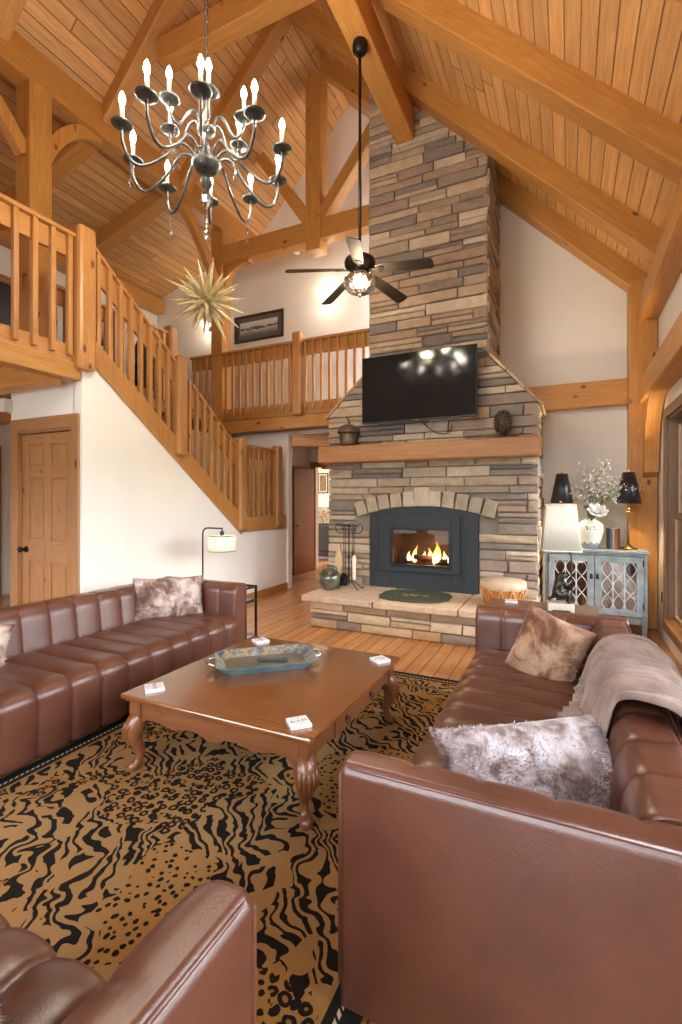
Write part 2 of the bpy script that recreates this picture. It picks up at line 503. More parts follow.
# windows: frame, sash, muntin, pane
M['trimw'] = wood('window_casing', (.24, .14, .08, 1), (.34, .21, .125, 1), .45, knots=False)
WN = [0]
def window(o, axis, at, depth, sill=False, double=True):
    WN[0] += 1
    r = bpy.data.objects.new('window_%d' % WN[0], None); COL.objects.link(r); struct(r)
    a0, a1, z0, z1 = o
    P = (lambda a, d, z: (at + d, a, z)) if axis == 'x' else (lambda a, d, z: (a, at + d, z))
    ins = -1 if axis == 'x' else 1      # towards the room
    off = 0 if axis == 'x' else depth
    def bx(mb, a, b, d0, d1, c, d): mb.b2(P(a, d0, c), P(b, d1, d))
    cs = MB(); w = .1; e0, e1 = off + ins * .002, off + ins * .03
    bx(cs, a0 - w, a0, e0, e1, z0 - w, z1 + w); bx(cs, a1, a1 + w, e0, e1, z0 - w, z1 + w)
    bx(cs, a0, a1, e0, e1, z1, z1 + w); bx(cs, a0, a1, e0, e1, z0 - w, z0)
    cs.build('window_casing', M['trimw'], r, bevel=.004)
    jb = MB(); d0, d1 = 0, depth
    bx(jb, a0, a0 + .02, d0, d1, z0, z1); bx(jb, a1 - .02, a1, d0, d1, z0, z1); bx(jb, a0, a1, d0, d1, z1 - .02, z1)
    jb.build('jamb', M['trimw'], r)
    sl = MB(); bx(sl, a0, a1, off + ins * .05, depth - off, z0, z0 + .03); sl.build('window_sill', M['rail'], r, bevel=.004)
    zm = (z0 + z1) / 2 + .05
    k = depth * .55 if axis == 'x' else depth * .45
    for (c, d, kk) in (((z0 + .03, zm + .02, -.015), (zm - .02, z1 - .02, .015)) if double else ((z0 + .03, z1 - .02, 0),)):
        f = MB(); t = .05; q0, q1 = k + kk - .014, k + kk + .014
        bx(f, a0 + .02, a0 + .02 + t, q0, q1, c, d); bx(f, a1 - .02 - t, a1 - .02, q0, q1, c, d)
        bx(f, a0 + .02 + t, a1 - .02 - t, q0, q1, c, c + t); bx(f, a0 + .02 + t, a1 - .02 - t, q0, q1, d - t, d)
        s = f.build('sash', M['trimw'], r)
        g = MB(); g.add([P(a0 + .06, k + kk, c + .04), P(a1 - .06, k + kk, c + .04), P(a1 - .06, k + kk, d - .04), P(a0 + .06, k + kk, d - .04)], [(0, 1, 2, 3)])
        g.build('pane', M['glass'], s)
for o in RW: window(o, 'x', XW, .14)
for o in RO: window(o, 'y', YB, .14, double=False)
for o in RO2: window(o, 'y', YB, .14, double=False)

# baseboards
def base(name, lo, hi, m='rail'):
    mb = MB(); mb.b2(lo, hi); return struct(mb.build(name, M[m], bevel=.004))
mb = MB(); mb.b2((XW - .018, YB, 0), (XW - .001, 6.5, .13)); struct(mb.build('baseboard_right', M['white'], bevel=.004))
base('baseboard_stair', (-4.297, 3.2, 0), (-4.28, 6.95, .11))
base('baseboard_far', (-.3, YF - .02, 0), (.6, YF - .001, .11))
base('baseboard_hall', (-5.08, 8.3, 0), (-5.06, 9.1, .11), 'darkw')

# ground outside, and unseen ridges added to block low sky
def groundmat():
    t = NT('meadow'); n = t.noise(t.tex('Object'), .8, 6)
    return t.fin(t.ramp(n, [(.3, (.24, .22, .18, 1)), (.7, (.36, .34, .29, 1))]), .9)
mb = MB(); mb.b2((-60, -60, -.9), (60, 60, -.7)); struct(mb.build('ground', groundmat()))
def blockermat():
    t = NT('sky_blocker_green'); n = t.noise(t.tex('Object'), .9, 8, .7)
    return t.fin(t.ramp(n, [(.3, (.03, .05, .03, 1)), (.7, (.13, .17, .11, 1))]), .95)
hr = random.Random(3)
mb = MB()
mb.grid(lambda u, v: (-55 + 110 * u, -30 - 30 * v, -1.5 + 8 * math.sin(PI * .5 * min(1, v * 1.6)) + 1.8 * math.sin(u * 41) * v + 1.1 * math.sin(u * 97 + v * 23) + .7 * math.sin(u * 211)), 160, 24)
struct(mb.build('sky_blocker_rear', blockermat()))  # unseen ridge added to block low sky and darken reflections in the screen
mb = MB()
mb.grid(lambda u, v: (18 + 30 * v, 60 - 120 * u, -1.5 + 4.5 * math.sin(PI * .5 * min(1, v * 1.6)) + 1.8 * math.sin(u * 41) * v + 1.1 * math.sin(u * 97 + v * 23)), 160, 24)
struct(mb.build('sky_blocker_right', blockermat()))  # second unseen ridge, added to hold back low sky on this side

# ------------------------------------------------------------------ timber frame
def timber(name, shapes, bev=.012, m='timber'):
    mb = MB()
    for s in shapes: s(mb)
    return struct(mb.build(name, M[m], bevel=bev))
def beam(name, p0, p1, w, h, up=(0, 0, 1), m='timber'):
    mb = MB(); mb.bar(p0, p1, w, h, up); return struct(mb.build(name, M[m], bevel=.012))
RD = .30      # vertical depth of a rafter
def rafter_r(name, ya, yb, x0=XW - .05, x1=XR):
    mb = MB(); mb.prism([(x0, KR - x0 + .03), (x1, KR - x1 + .03), (x1, KR - x1 - RD), (x0, KR - x0 - RD)], (0, ya, 0), (1, 0, 0), (0, 0, 1), (0, yb - ya, 0))
    # grain must run along the slope
    return struct(mb_uv_slope(mb, (-1, 0, 1)).build(name, M['timber'], bevel=.012))
def mb_uv_slope(mb, d):
    d = V(d).normalized(); e = V((0, 1, 0)); g = d.cross(e)
    r = RN.random() * 9
    for i, f in enumerate(mb.f):
        mb.uv[i] = [(V(mb.v[k]).dot(d) + r, V(mb.v[k]).dot(e) + V(mb.v[k]).dot(g) + r) for k in f]
    return mb
for ya in (-1.3, .1, 1.5, 2.88, 4.25, 5.62, 6.62):
    rafter_r('rafter_right', ya, ya + .23)
def rafter_l(ya, yb):
    mb = MB(); x0, x1 = XR, PX + .0
    mb.prism([(x0, KL + x0 + .03), (x1, KL + x1 + .03), (x1, KL + x1 - RD + .05), (x0, KL + x0 - RD + .05)], (0, ya, 0), (1, 0, 0), (0, 0, 1), (0, yb - ya, 0))
    struct(mb_uv_slope(mb, (1, 0, 1)).build('rafter_left', M['timber'], bevel=.012))
for ya in (-1.3, .1, 1.5, 2.88, 4.25, 5.62): rafter_l(ya, ya + .23)
def rafter_s(ya, yb):
    mb = MB(); x0, x1 = PX - .1, XL
    z = lambda x: 6.60 + SH * (x - PX)
    mb.prism([(x0, z(x0) + .03), (x1, z(x1) + .03), (x1, z(x1) - .24), (x0, z(x0) - .24)], (0, ya, 0), (1, 0, 0), (0, 0, 1), (0, yb - ya, 0))
    struct(mb_uv_slope(mb, (1, 0, SH)).build('rafter_loft', M['timber'], bevel=.012))
for ya in (1.5, 2.88, 4.25, 5.62): rafter_s(ya, ya + .23)
# purlins, eave beams
beam('purlin_right', (-1.86, YB + .15, 6.2), (-1.86, 5.86, 6.2), .24, .36)
beam('purlin_left', (PX - .12, YB + .15, 6.37), (PX - .12, YG, 6.37), .24, .4)
mb = MB(); mb.b2((.75, YB + .15, 3.61), (XW, 6.62, 3.86)); struct(mb.build('eave_beam_right', M['timber'], bevel=.012))
mb = MB(); mb.b2((XL, 2.0, 5.52), (XL + .22, YG, 5.8)); struct(mb.build('eave_beam_loft', M['timber'], bevel=.012))
# post in the right corner with the beams that meet it
mb = MB(); mb.b2((.655, 6.6, 0), (.94, 6.86, 4.1)); struct(mb.build('corner_post', M['timber'], bevel=.01))
mb = MB(); mb.b2((-.80, 6.7, 2.66), (.655, 6.86, 2.97)); struct(mb.build('cross_beam_far', M['timber'], bevel=.01))
mb = MB(); mb.b2((.75, YB + .15, 2.63), (XW, 6.6, 2.89)); struct(mb.build('wall_beam_right', M['timber'], bevel=.01))
mb = MB()
poly = [(6.61, 1.76)] + [(6.61 - .14 - .55 * (1 - math.cos(a * PI / 16)), 1.82 + .82 * math.sin(a * PI / 16)) for a in range(0, 9)] + [(6.61, 2.64)]
mb.prism(poly, (.79, 0, 0), (0, 1, 0), (0, 0, 1), (.145, 0, 0)); struct(mb.build('knee_brace_right', M['timber'], bevel=.006))
# left posts
mb = MB(); mb.b2((PX - .25, 3.33, 2.9), (PX, 3.59, 6.2)); struct(mb.build('loft_post', M['timber'], bevel=.01))
mb = MB(); mb.b2((PX - .24, 6.6, 1.0), (PX, 6.86, 6.2)); struct(mb.build('balcony_post', M['timber'], bevel=.01))
def brace(name, y0, z0, y1, z1, bow, x=PX - .19, t=.12, wd=.15):
    """curved knee brace in a plane of constant x"""
    mid = ((y0 + y1) / 2 + bow[0], (z0 + z1) / 2 + bow[1])
    mb = MB(); N = 10; A = []; B = []
    for i in range(N + 1):
        q = i / N
        y = (1 - q) ** 2 * y0 + 2 * q * (1 - q) * mid[0] + q * q * y1
        z = (1 - q) ** 2 * z0 + 2 * q * (1 - q) * mid[1] + q * q * z1
        dy = 2 * (1 - q) * (mid[0] - y0) + 2 * q * (y1 - mid[0]); dz = 2 * (1 - q) * (mid[1] - z0) + 2 * q * (z1 - mid[1])
        l = math.hypot(dy, dz); A.append((y - dz / l * wd / 2, z + dy / l * wd / 2)); B.append((y + dz / l * wd / 2, z - dy / l * wd / 2))
    mb.prism(A + B[::-1], (x, 0, 0), (0, 1, 0), (0, 0, 1), (t, 0, 0))
    return struct(mb.build(name, M['timber'], bevel=.006))
brace('knee_brace_loft', 3.57, 5.48, 4.30, 6.2, (-.12, .26))
brace('knee_brace_loft', 3.35, 5.38, 2.5, 6.25, (.0, .1))
brace('knee_brace_balcony', 6.62, 5.2, 5.75, 6.2, (.0, .22))
# truss in front of the balcony
TY = 6.62
mb = MB(); mb.b2((PX - .02, TY, 5.58), (-2.35, TY + .22, 5.90)); struct(mb.build('tie_beam_truss', M['timber'], bevel=.012))
mb = MB(); mb.b2((-3.74, TY - .03, 5.42), (-3.48, TY + .24, 8.15)); struct(mb.build('king_post', M['timber'], bevel=.012))
beam('truss_strut', (-3.50, TY + .1, 5.92), (-2.40, TY + .1, 7.3), .18, .22, (0, 1, 0))
beam('truss_strut', (-3.72, TY + .1, 5.92), (-4.62, TY + .1, 7.2), .18, .22, (0, 1, 0))
mb = MB()
poly = [(PX, 5.2), (PX, 5.6), (PX + .55, 5.6)] + [(PX + .5 - .48 * math.sin(a * PI / 12), 5.54 - .34 * (1 - math.cos(a * PI / 12))) for a in range(0, 7)]
mb.prism(poly, (0, TY + .04, 0), (1, 0, 0), (0, 0, 1), (0, .12, 0)); struct(mb.build('knee_brace_truss', M['timber'], bevel=.006))
mb = MB(); mb.b2((-4.45, 4.26, 6.76), (-1.95, 4.47, 7.05)); struct(mb.build('collar_beam', M['timber'], bevel=.012))
# ------------------------------------------------------------------ loft floor, rails, stairs
mb = MB()
mb.b2((XL, YB, 2.82), (-4.36, 3.26, 2.96), axis=1); mb.b2((XL, 3.26, 2.82), (-5.45, YG, 2.96), axis=1); mb.b2((-5.45, 6.68, 2.82), (-2.36, YG, 2.96), axis=0)
struct(mb.build('floor_loft', M['floor']))
for i, y in enumerate((-1.2, .2, 1.5, 2.85)):
    mb = MB(); mb.b2((XL, y, 2.60), (-4.42, y + .18, 2.82)); struct(mb.build('loft_joist', M['timber'], bevel=.008))
for i, y in enumerate((4.3, 5.6, 6.72)):
    mb = MB(); mb.b2((XL, y, 2.66), (-5.5, y + .18, 2.82)); struct(mb.build('loft_joist', M['timber'], bevel=.008))
mb = MB(); mb.b2((-4.44, YB + .14, 2.66), (-4.28, 3.14, 2.82)); struct(mb.build('loft_edge_beam', M['timber'], bevel=.008))
mb = MB(); mb.b2((PX, 6.66, 2.66), (-2.97, 6.84, 2.86)); struct(mb.build('balcony_edge_beam', M['timber'], bevel=.008))
mb = MB(); mb.bar((-4.2, 6.95, 2.50), (-3.05, 7.6, 2.50), .16, .2); struct(mb.build('hall_beam', M['timber'], bevel=.008))
mb = MB(); mb.b2((-4.72, 9.0, 2.15), (-4.6, 9.14, 2.6)); struct(mb.build('hall_post', M['timber'], bevel=.006))

def newel(par, x, y, z0, z1, w=.165, bv=.035):
    mb = MB(); mb.b2((x - w / 2, y - w / 2, z0), (x + w / 2, y + w / 2, z1))
    mb.build('newel_post', M['rail'], par, bevel=bv, world=True)
def balus(par, x, y, z0, z1, w=.045):
    mb = MB(); mb.b2((x - w / 2, y - w / 2, z0), (x + w / 2, y + w / 2, z1))
    mb.build('baluster', M['rail'], par, bevel=.004, world=True)

XS = -4.3
# railing along the loft edge above the closet door
r = thing('loft_railing', 'pine railing along the loft edge above the closet door', 'railing', (XS, 2.2, 2.82))
mb = MB(); mb.b2((XS - .06, 1.2, 2.825), (XS - .02, 3.08, 2.99)); mb.build('rim_board', M['rail'], r, bevel=.004, world=True)
mb = MB(); mb.b2((XS - .06, 1.2, 3.83), (XS - .02, 3.08, 4.02)); mb.build('upper_board', M['rail'], r, bevel=.004, world=True)
mb = MB(); mb.b2((XS - .07, 1.2, 4.02), (XS + .035, 3.08, 4.06)); mb.build('handrail', M['rail'], r, bevel=.006, world=True)
for i in range(11): balus(r, XS + .002, 3.03 - .166 * i, 2.88, 4.02)
newel(r, XS, 3.165, 2.76, 4.16, .19)
mb = MB(); mb.lathe([(.02, 0), (.02, .006), (.008, .01)], (0, 0, 0), 10); 
# far side of the stairwell
r2 = thing('stairwell_railing', 'pine railing on the far side of the stairwell behind the stair rail', 'railing', (-5.5, 4.4, 2.96))
mb = MB(); mb.b2((-5.52, 3.3, 2.97), (-5.48, 5.42, 3.1)); mb.build('rim_board', M['rail'], r2, bevel=.004, world=True)
mb = MB(); mb.b2((-5.52, 3.3, 3.83), (-5.48, 5.42, 4.0)); mb.build('upper_board', M['rail'], r2, bevel=.004, world=True)
mb = MB(); mb.b2((-5.53, 3.3, 4.0), (-5.43, 5.42, 4.04)); mb.build('handrail', M['rail'], r2, bevel=.006, world=True)
for i in range(15): balus(r2, -5.458, 5.34 - .14 * i, 2.99, 4.0)
newel(r2, -5.47, 5.5, 2.97, 4.14)
# balcony railing to the chimney
r3 = thing('balcony_railing', 'long pine balcony railing running behind the chimney stack', 'railing', (-3.9, 6.64, 2.86))
mb = MB(); mb.b2((PX, 6.64, 2.86), (-2.36, 6.68, 3.06)); mb.build('rim_board', M['rail'], r3, bevel=.004, world=True)
mb = MB(); mb.b2((-6.1, 6.64, 3.80), (-2.36, 6.68, 4.0)); mb.build('upper_board', M['rail'], r3, bevel=.004, world=True)
mb = MB(); mb.b2((-6.1, 6.58, 4.0), (-2.36, 6.69, 4.04)); mb.build('handrail', M['rail'], r3, bevel=.006, world=True)
x = -2.47
while x > -6.05:
    if not (PX - .26 < x < PX + .02) and abs(x + 3.87) > .1: balus(r3, x, 6.615, 2.93, 4.0, .042)
    x -= .142
newel(r3, -3.87, 6.6, 2.84, 4.16)

# staircase
st = thing('staircase', 'pine staircase climbing from the landing up to the loft corner', 'staircase', (-4.9, 4.6, 0))
ms = .765
zb = lambda y: 2.86 - ms * (y - 3.25)
mb = MB(); mb.prism([(3.24, zb(3.24) + .27), (3.24, zb(3.24)), (5.68, zb(5.68)), (5.68, zb(5.68) + .27)], (XS - .035, 0, 0), (0, 1, 0), (0, 0, 1), (.07, 0, 0))
mb_uv_slope(mb, (0, 1, -ms)).build('stringer', M['rail'], st, bevel=.006, world=True)
zr = lambda y: 4.02 - .775 * (y - 3.27)
for (ya, yb) in ((3.26, 4.38), (4.53, 5.58)):
    mb = MB(); mb.prism([(ya, zr(ya)), (ya, zr(ya) - .24), (yb, zr(yb) - .24), (yb, zr(yb))], (XS - .05, 0, 0), (0, 1, 0), (0, 0, 1), (.035, 0, 0))
    mb_uv_slope(mb, (0, 1, -ms)).build('upper_board', M['rail'], st, bevel=.004, world=True)
    mb = MB(); mb.prism([(ya, zr(ya) + .04), (ya, zr(ya)), (yb, zr(yb)), (yb, zr(yb) + .04)], (XS - .06, 0, 0), (0, 1, 0), (0, 0, 1), (.09, 0, 0))
    mb_uv_slope(mb, (0, 1, -ms)).build('handrail', M['rail'], st, bevel=.006, world=True)
for i in range(8):
    y = 3.33 + .133 * i; balus(st, XS + .012, y, zb(y) + .2, zr(y))
for i in range(7):
    y = 4.62 + .135 * i; balus(st, XS + .012, y, zb(y) + .2, zr(y))
newel(st, XS, 4.455, zb(4.455) + .1, 3.25)
newel(st, XS, 5.66, 1.06, 2.40, .17)
newel(st, XS, 6.64, 1.06, 2.38, .15)
mb = MB(); mb.b2((XS - .035, 5.74, 1.04), (XS + .035, 6.86, 1.25)); mb.build('landing_fascia', M['rail'], st, bevel=.005, world=True)
mb = MB(); mb.b2((XS - .05, 5.74, 2.12), (XS - .015, 6.57, 2.28)); mb.build('upper_board', M['rail'], st, bevel=.004, world=True)
mb = MB(); mb.b2((XS - .06, 5.74, 2.28), (XS + .03, 6.57, 2.32)); mb.build('handrail', M['rail'], st, bevel=.006, world=True)
for i in range(5): balus(st, XS + .006, 5.84 + .14 * i, 1.22, 2.28)
mb = MB(); mb.b2((-5.45, 5.6, 1.16), (-4.34, 6.94, 1.22), axis=0); mb.build('landing', M['rail'], st, world=True)
for i in range(10):
    y = 3.3 + .235 * i; z = 2.96 - .172 * (i + 1)
    mb = MB(); mb.b2((-5.45, y, z - .04), (-4.34, y + .26, z), axis=0); mb.build('tread', M['rail'], st, bevel=.006, world=True)
    mb = MB(); mb.b2((-5.45, y, z), (-4.34, y + .02, z + .132), axis=0); mb.build('riser', M['white'], st, world=True)

# wall under the stairs and closet with six-panel door
mb = MB(); mb.prism([(3.16, 0), (6.97, 0), (6.97, 1.03), (5.7, 1.03), (3.28, 2.84), (3.16, 2.84)], (XS - .12, 0, 0), (0, 1, 0), (0, 0, 1), (.12, 0, 0))
struct(mb.build('wall_stair', M['wall']))
struct(wall_y_open('wall_closet', 3.16, .12, -5.43, XS - .12, 0, 2.8, [(-5.3, -4.41, 0, 2.22)]).build('wall_closet', M['wall']))
mb = MB(); mb.b2((-5.43, 3.28, 0), (-5.33, 6.95, 2.6)); struct(mb.build('wall_closet_side', M['wall']))
mb = MB(); mb.b2((-5.50, 3.06, 2.44), (-5.40, 3.2, 2.58)); tag(mb.build('wall_sensor', M['white'], bevel=.01, loc=(-5.45, 3.12, 2.5), world=True), 'small white box on the wall corner left of the closet door', 'sensor')
def paneldoor(mb, w, h, t, rows, y=0):
    """six-panel leaf in the xz plane, front at y=0"""
    sw = .105
    mb.b2((0, y, 0), (sw, y + t, h)); mb.b2((w - sw, y, 0), (w, y + t, h)); mb.b2((w / 2 - .05, y, 0), (w / 2 + .05, y + t, h))
    z = 0
    for a, b in rows + [(h, h)]:
        for x0, x1 in ((sw, w / 2 - .05), (w / 2 + .05, w - sw)):
            mb.b2((x0, y, z), (x1, y + t, a), axis=0)
        if a < h:
            for x0, x1 in ((sw, w / 2 - .05), (w / 2 + .05, w - sw)):
                mb.b2((x0, y + .014, a), (x1, y + t - .01, b), axis=2)
                mb.b2((x0 + .03, y + .006, a + .03), (x1 - .03, y + .03, b - .03), axis=2)
        z = b
d = bpy.data.objects.new('door_1', None); COL.objects.link(d); struct(d); d.location = (-5.27, 3.18, 0)
mb = MB(); paneldoor(mb, .83, 2.19, .04, [(.22, .86), (1.08, 1.72), (1.84, 2.08)]); mb.build('door_leaf', M['doorw'], d, bevel=.004)
mb = MB(); mb.b2((-5.41, 3.135, 0), (-5.28, 3.158, 2.22)); mb.b2((-4.43, 3.135, 0), (-4.325, 3.158, 2.22)); mb.b2((-5.41, 3.13, 2.22), (-4.325, 3.158, 2.35))
mb.b2((-5.30, 3.16, 0), (-5.275, 3.28, 2.22)); mb.b2((-4.435, 3.16, 0), (-4.41, 3.28, 2.22)); mb.b2((-5.30, 3.16, 2.2), (-4.41, 3.28, 2.22))
mb.build('door_casing', M['doorw'], d, bevel=.004, world=True)
mb = MB(); mb.tube([(.07, 0, .98), (.07, -.05, .98)], .012); mb.ell((.07, -.065, .98), (.032, .026, .032)); mb.tube([(.07, .001, .98), (.07, -.008, .98)], .034, 16)
mb.build('door_knob', M['black'], d)
for z in (.3, 1.06, 1.95):
    mb = MB(); mb.b2((.815, -.008, z), (.84, .0, z + .1)); mb.build('hinge', M['brass'], d, bevel=.002)

# door standing open in the hall behind, and its doorway
d = bpy.data.objects.new('door_2', None); COL.objects.link(d); struct(d); d.location = (-4.94, 9.1, 0); d.rotation_euler = (0, 0, -PI / 2)
mb = MB(); mb.b2((0, -.04, 0), (.84, 0, 2.17)); mb.build('door_leaf', M['darkw'], d, bevel=.004)
mb = MB(); mb.tube([(.77, -.045, .98), (.77, -.08, .98)], .01); mb.ell((.77, -.1, .98), .028); mb.tube([(.77, .005, .98), (.77, .04, .98)], .01); mb.ell((.77, .06, .98), .028); mb.build('door_knob', M['brass'], d)
mb = MB(); mb.b2((-5.05, 9.12, 0), (-4.93, 9.148, 2.2)); mb.b2((-4.1, 9.12, 0), (-3.98, 9.148, 2.2)); mb.b2((-5.05, 9.12, 2.2), (-3.98, 9.148, 2.32))
struct(mb.build('trim_1', M['darkw'], bevel=.004))
mb = MB(); mb.b2((-5.06, 7.6, 0), (-5.03, 8.2, 2.2)); struct(mb.build('trim_2', M['darkw'], bevel=.004))
# doorway casing far left below the loft
mb = MB(); mb.b2((XL, 4.42, 0), (XL + .025, 4.55, 2.35)); mb.b2((XL, 3.3, 2.22), (XL + .03, 4.55, 2.35)); mb.b2((XL, 3.3, 0), (XL + .02, 3.42, 2.3))
struct(mb.build('trim_3', M['doorw'], bevel=.004))
d = bpy.data.objects.new('door_3', None); COL.objects.link(d); struct(d); d.location = (XL + .01, 4.42, 0); d.rotation_euler = (0, 0, -PI / 2)
mb = MB(); paneldoor(mb, 1.0, 2.2, .01, [(.22, .86), (1.08, 1.72), (1.84, 2.08)], -.012); mb.build('door_leaf', M['doorw'], d)

# ------------------------------------------------------------------ stone fireplace
PAL = [srgb(*c) for c in ((180, 163, 143), (158, 143, 127), (197, 182, 162), (144, 131, 120), (170, 151, 132), (186, 167, 143), (130, 122, 116), (160, 138, 122), (180, 164, 146), (192, 178, 160), (172, 154, 134), (152, 134, 120), (120, 113, 110))]
PALH = [srgb(*c) for c in ((196, 172, 140), (178, 150, 118), (208, 186, 156), (160, 134, 106), (188, 160, 124), (142, 126, 112), (200, 178, 148), (186, 146, 106))]
def stone(mb, O, ax, az, nr, x0, x1, z0, z1, dep, c, jit=.006, ch=.009, lim=None):
    O, ax, az, nr = V(O), V(ax), V(az), V(nr)
    mb.c = c
    j = lambda: RN.uniform(-jit, jit)
    def P(x, z, d):
        if lim:
            a, b = lim(z); x = min(max(x, a), b)
        return O + ax * x + az * z + nr * d
    cs = [(x0 + abs(j()), z0 + abs(j())), (x1 - abs(j()), z0 + abs(j())), (x1 - abs(j()), z1 - abs(j())), (x0 + abs(j()), z1 - abs(j()))]
    cx, cz = (x0 + x1) / 2, (z0 + z1) / 2
    k = min(ch, (z1 - z0) * .25, (x1 - x0) * .25)
    ins = [(x + (k if x < cx else -k) * RN.uniform(.6, 1.3), z + (k if z < cz else -k) * RN.uniform(.6, 1.3)) for x, z in cs]
    vs = [P(x, z, -.03) for x, z in cs] + [P(x, z, dep - k * .9) for x, z in cs] + [P(x, z, dep + RN.uniform(-.008, .008)) for x, z in ins]
    vs.append(P(cx + (x1 - x0) * RN.uniform(-.2, .2), cz + (z1 - z0) * RN.uniform(-.2, .2), dep + RN.uniform(0, .012)))
    fs = []
    for b in (0, 4):
        for i in range(4): fs.append((b + i, b + (i + 1) % 4, b + 4 + (i + 1) % 4, b + 4 + i))
    for i in range(4): fs.append((8 + i, 8 + (i + 1) % 4, 12))
    mb.add(vs, fs)
def stonefield(mb, O, ax, nr, z0, z1, rng, holes, hs=(.075, .155), ls=(.22, .62), dep=(.02, .042), pal=PAL, gap=.003):
    """rows of ledge stone; rng(zmid)->(a,b) extents, holes(za,zb)->list of (a,b) left out"""
    z = z0
    while z < z1 - .02:
        h = min(RN.uniform(*hs), z1 - z)
        if z1 - z - h < .035: h = z1 - z
        a, b = rng(z + .004)
        ivs = [(a, b)]
        for (p, q) in holes(z, z + h):
            nv = []
            for (s, e) in ivs:
                if q <= s or p >= e: nv.append((s, e)); continue
                if p - s > .03: nv.append((s, p))
                if e - q > .03: nv.append((q, e))
            ivs = nv
        for (s, e) in ivs:
            x = s
            while x < e - .001:
                l = RN.uniform(*ls) * (1.25 if h > .08 else 1)
                if e - x - l < .1: l = e - x
                split = h > .11 and l > .2 and RN.random() < .3
                if split:
                    hm = h * RN.uniform(.4, .6)
                    stone(mb, O, ax, (0, 0, 1), nr, x + gap, x + l - gap, z + gap, z + hm - gap * .6, RN.uniform(*dep), RN.choice(pal), lim=rng)
                    stone(mb, O, ax, (0, 0, 1), nr, x + gap, x + l - gap, z + hm + gap * .6, z + h - gap, RN.uniform(*dep), RN.choice(pal), lim=rng)
                else:
                    stone(mb, O, ax, (0, 0, 1), nr, x + gap, x + l - gap, z + gap, z + h - gap, RN.uniform(*dep), RN.choice(pal), lim=rng)
                x += l
        z += h
FY = 5.86
fp = thing('stone_fireplace', 'tall ledge stone fireplace with raised hearth, timber mantel and burning insert', 'fireplace', (-1.6, 6.2, 0))
none = lambda a, b: []
# chimney stack
mb = MB(); mb.prism([(-2.33, 3.1), (-.87, 3.1), (-.87, 5.82), (-2.33, 7.25)], (0, FY + .01, 0), (1, 0, 0), (0, 0, 1), (0, .96, 0)); mb.build('chimney_core', M['mortar'], fp, world=True)
mb = MB()
stonefield(mb, (0, FY, 0), (1, 0, 0), (0, -1, 0), 3.18, 7.3, lambda z: (-2.36, min(-.85, KR - .02 - z)), none)
stonefield(mb, (-.87, 0, 0), (0, 1, 0), (1, 0, 0), 3.14, 5.8, lambda z: (FY - .02, 6.84), none)
mb.build('chimney_stack', M['stone'], fp, world=True)
# breast with sloping shoulders
def brx(z):
    if z < 2.60: return (-2.95, -.30)
    return (max(-2.95, -2.95 + (z - 2.62) * 1.08), min(-.30, -.30 - (z - 2.60) * .93))
R0 = 2.70; AZ = 1.42 - R0; AX = -1.645
def hole(za, zb):
    hs = []
    if zb > .3 and za < 1.40:
        hs.append((-2.335, -.955))
    if 1.2 < zb and za < 1.62:
        zc = (za + zb) / 2
        ro = R0 + .19; ri = R0
        q = lambda r: math.sqrt(max(0, r * r - (zc - AZ) ** 2)) if r > abs(zc - AZ) else 0
        o = min(q(ro), .9)
        if o > .02:
            hs.append((AX - o, AX + o))
    return hs
mb = MB()
mb.b2((-2.93, FY + .012, .36), (-2.2, 6.85, 2.6)); mb.b2((-1.1, FY + .012, .36), (-.33, 6.85, 2.6)); mb.b2((-2.2, FY + .012, 1.36), (-1.1, 6.85, 2.6)); mb.b2((-2.2, 6.5, .0), (-1.1, 6.85, 1.4))
mb.prism([(-2.93, 2.6), (-.33, 2.6), (-.88, 3.2), (-2.36, 3.14)], (0, FY + .012, 0), (1, 0, 0), (0, 0, 1), (0, .98, 0))
mb.b2((-2.93, FY + .012, 0), (-.33, 6.5, .36))
mb.build('breast_core', M['mortar'], fp, world=True)
mb = MB()
stonefield(mb, (0, FY, 0), (1, 0, 0), (0, -1, 0), .37, 3.18, brx, hole)
stonefield(mb, (-.33, 0, 0), (0, 1, 0), (1, 0, 0), 0, 2.6, lambda z: (FY - .02, 6.84), none)
mb.build('stone_breast', M['stone'], fp, world=True)
# capping stones of the shoulders
for (p, q) in (((-3.0, 2.60), (-2.36, 3.20)), ((-.25, 2.57), (-.84, 3.22))):
    mb = MB(); n = 3
    dx, dz = (q[0] - p[0]) / n, (q[1] - p[1]) / n
    for i in range(n):
        mb.c = RN.choice(PALH[:3])
        mb.bar((p[0] + dx * i + dx * .02, FY + .46, p[1] + dz * i + dz * .02), (p[0] + dx * (i + .97), FY + .46, p[1] + dz * (i + .97)), 1.0 + RN.uniform(-.01, .01), .028 + RN.uniform(0, .006))
    mb.build('shoulder_cap', M['stone'], fp, bevel=.01, world=True)
# arch stones, keystone in the middle
N = 11; A = .326
for i in range(N):
    key = i == N // 2
    a0 = -A + 2 * A * i / N + .0015; a1 = -A + 2 * A * (i + 1) / N - .0015
    if key: a0 -= .008; a1 += .008
    ri, ro = R0 + RN.uniform(0, .006), R0 + (.24 if key else .185 + RN.uniform(0, .02))
    P = lambda a, r: (AX + math.sin(a) * r, AZ + math.cos(a) * r)
    mb = MB(); mb.c = RN.choice([srgb(186, 174, 155), srgb(172, 160, 143), srgb(196, 184, 165), srgb(162, 150, 134)])
    mb.prism([P(a0, ri), P(a1, ri), P(a1 - .004, ro), P(a0 + .004, ro)], (0, FY - .06 - RN.uniform(0, .012), 0), (1, 0, 0), (0, 0, 1), (0, .12, 0))
    mb.build('keystone' if key else 'arch_stone', M['stone'], fp, bevel=.012, world=True)
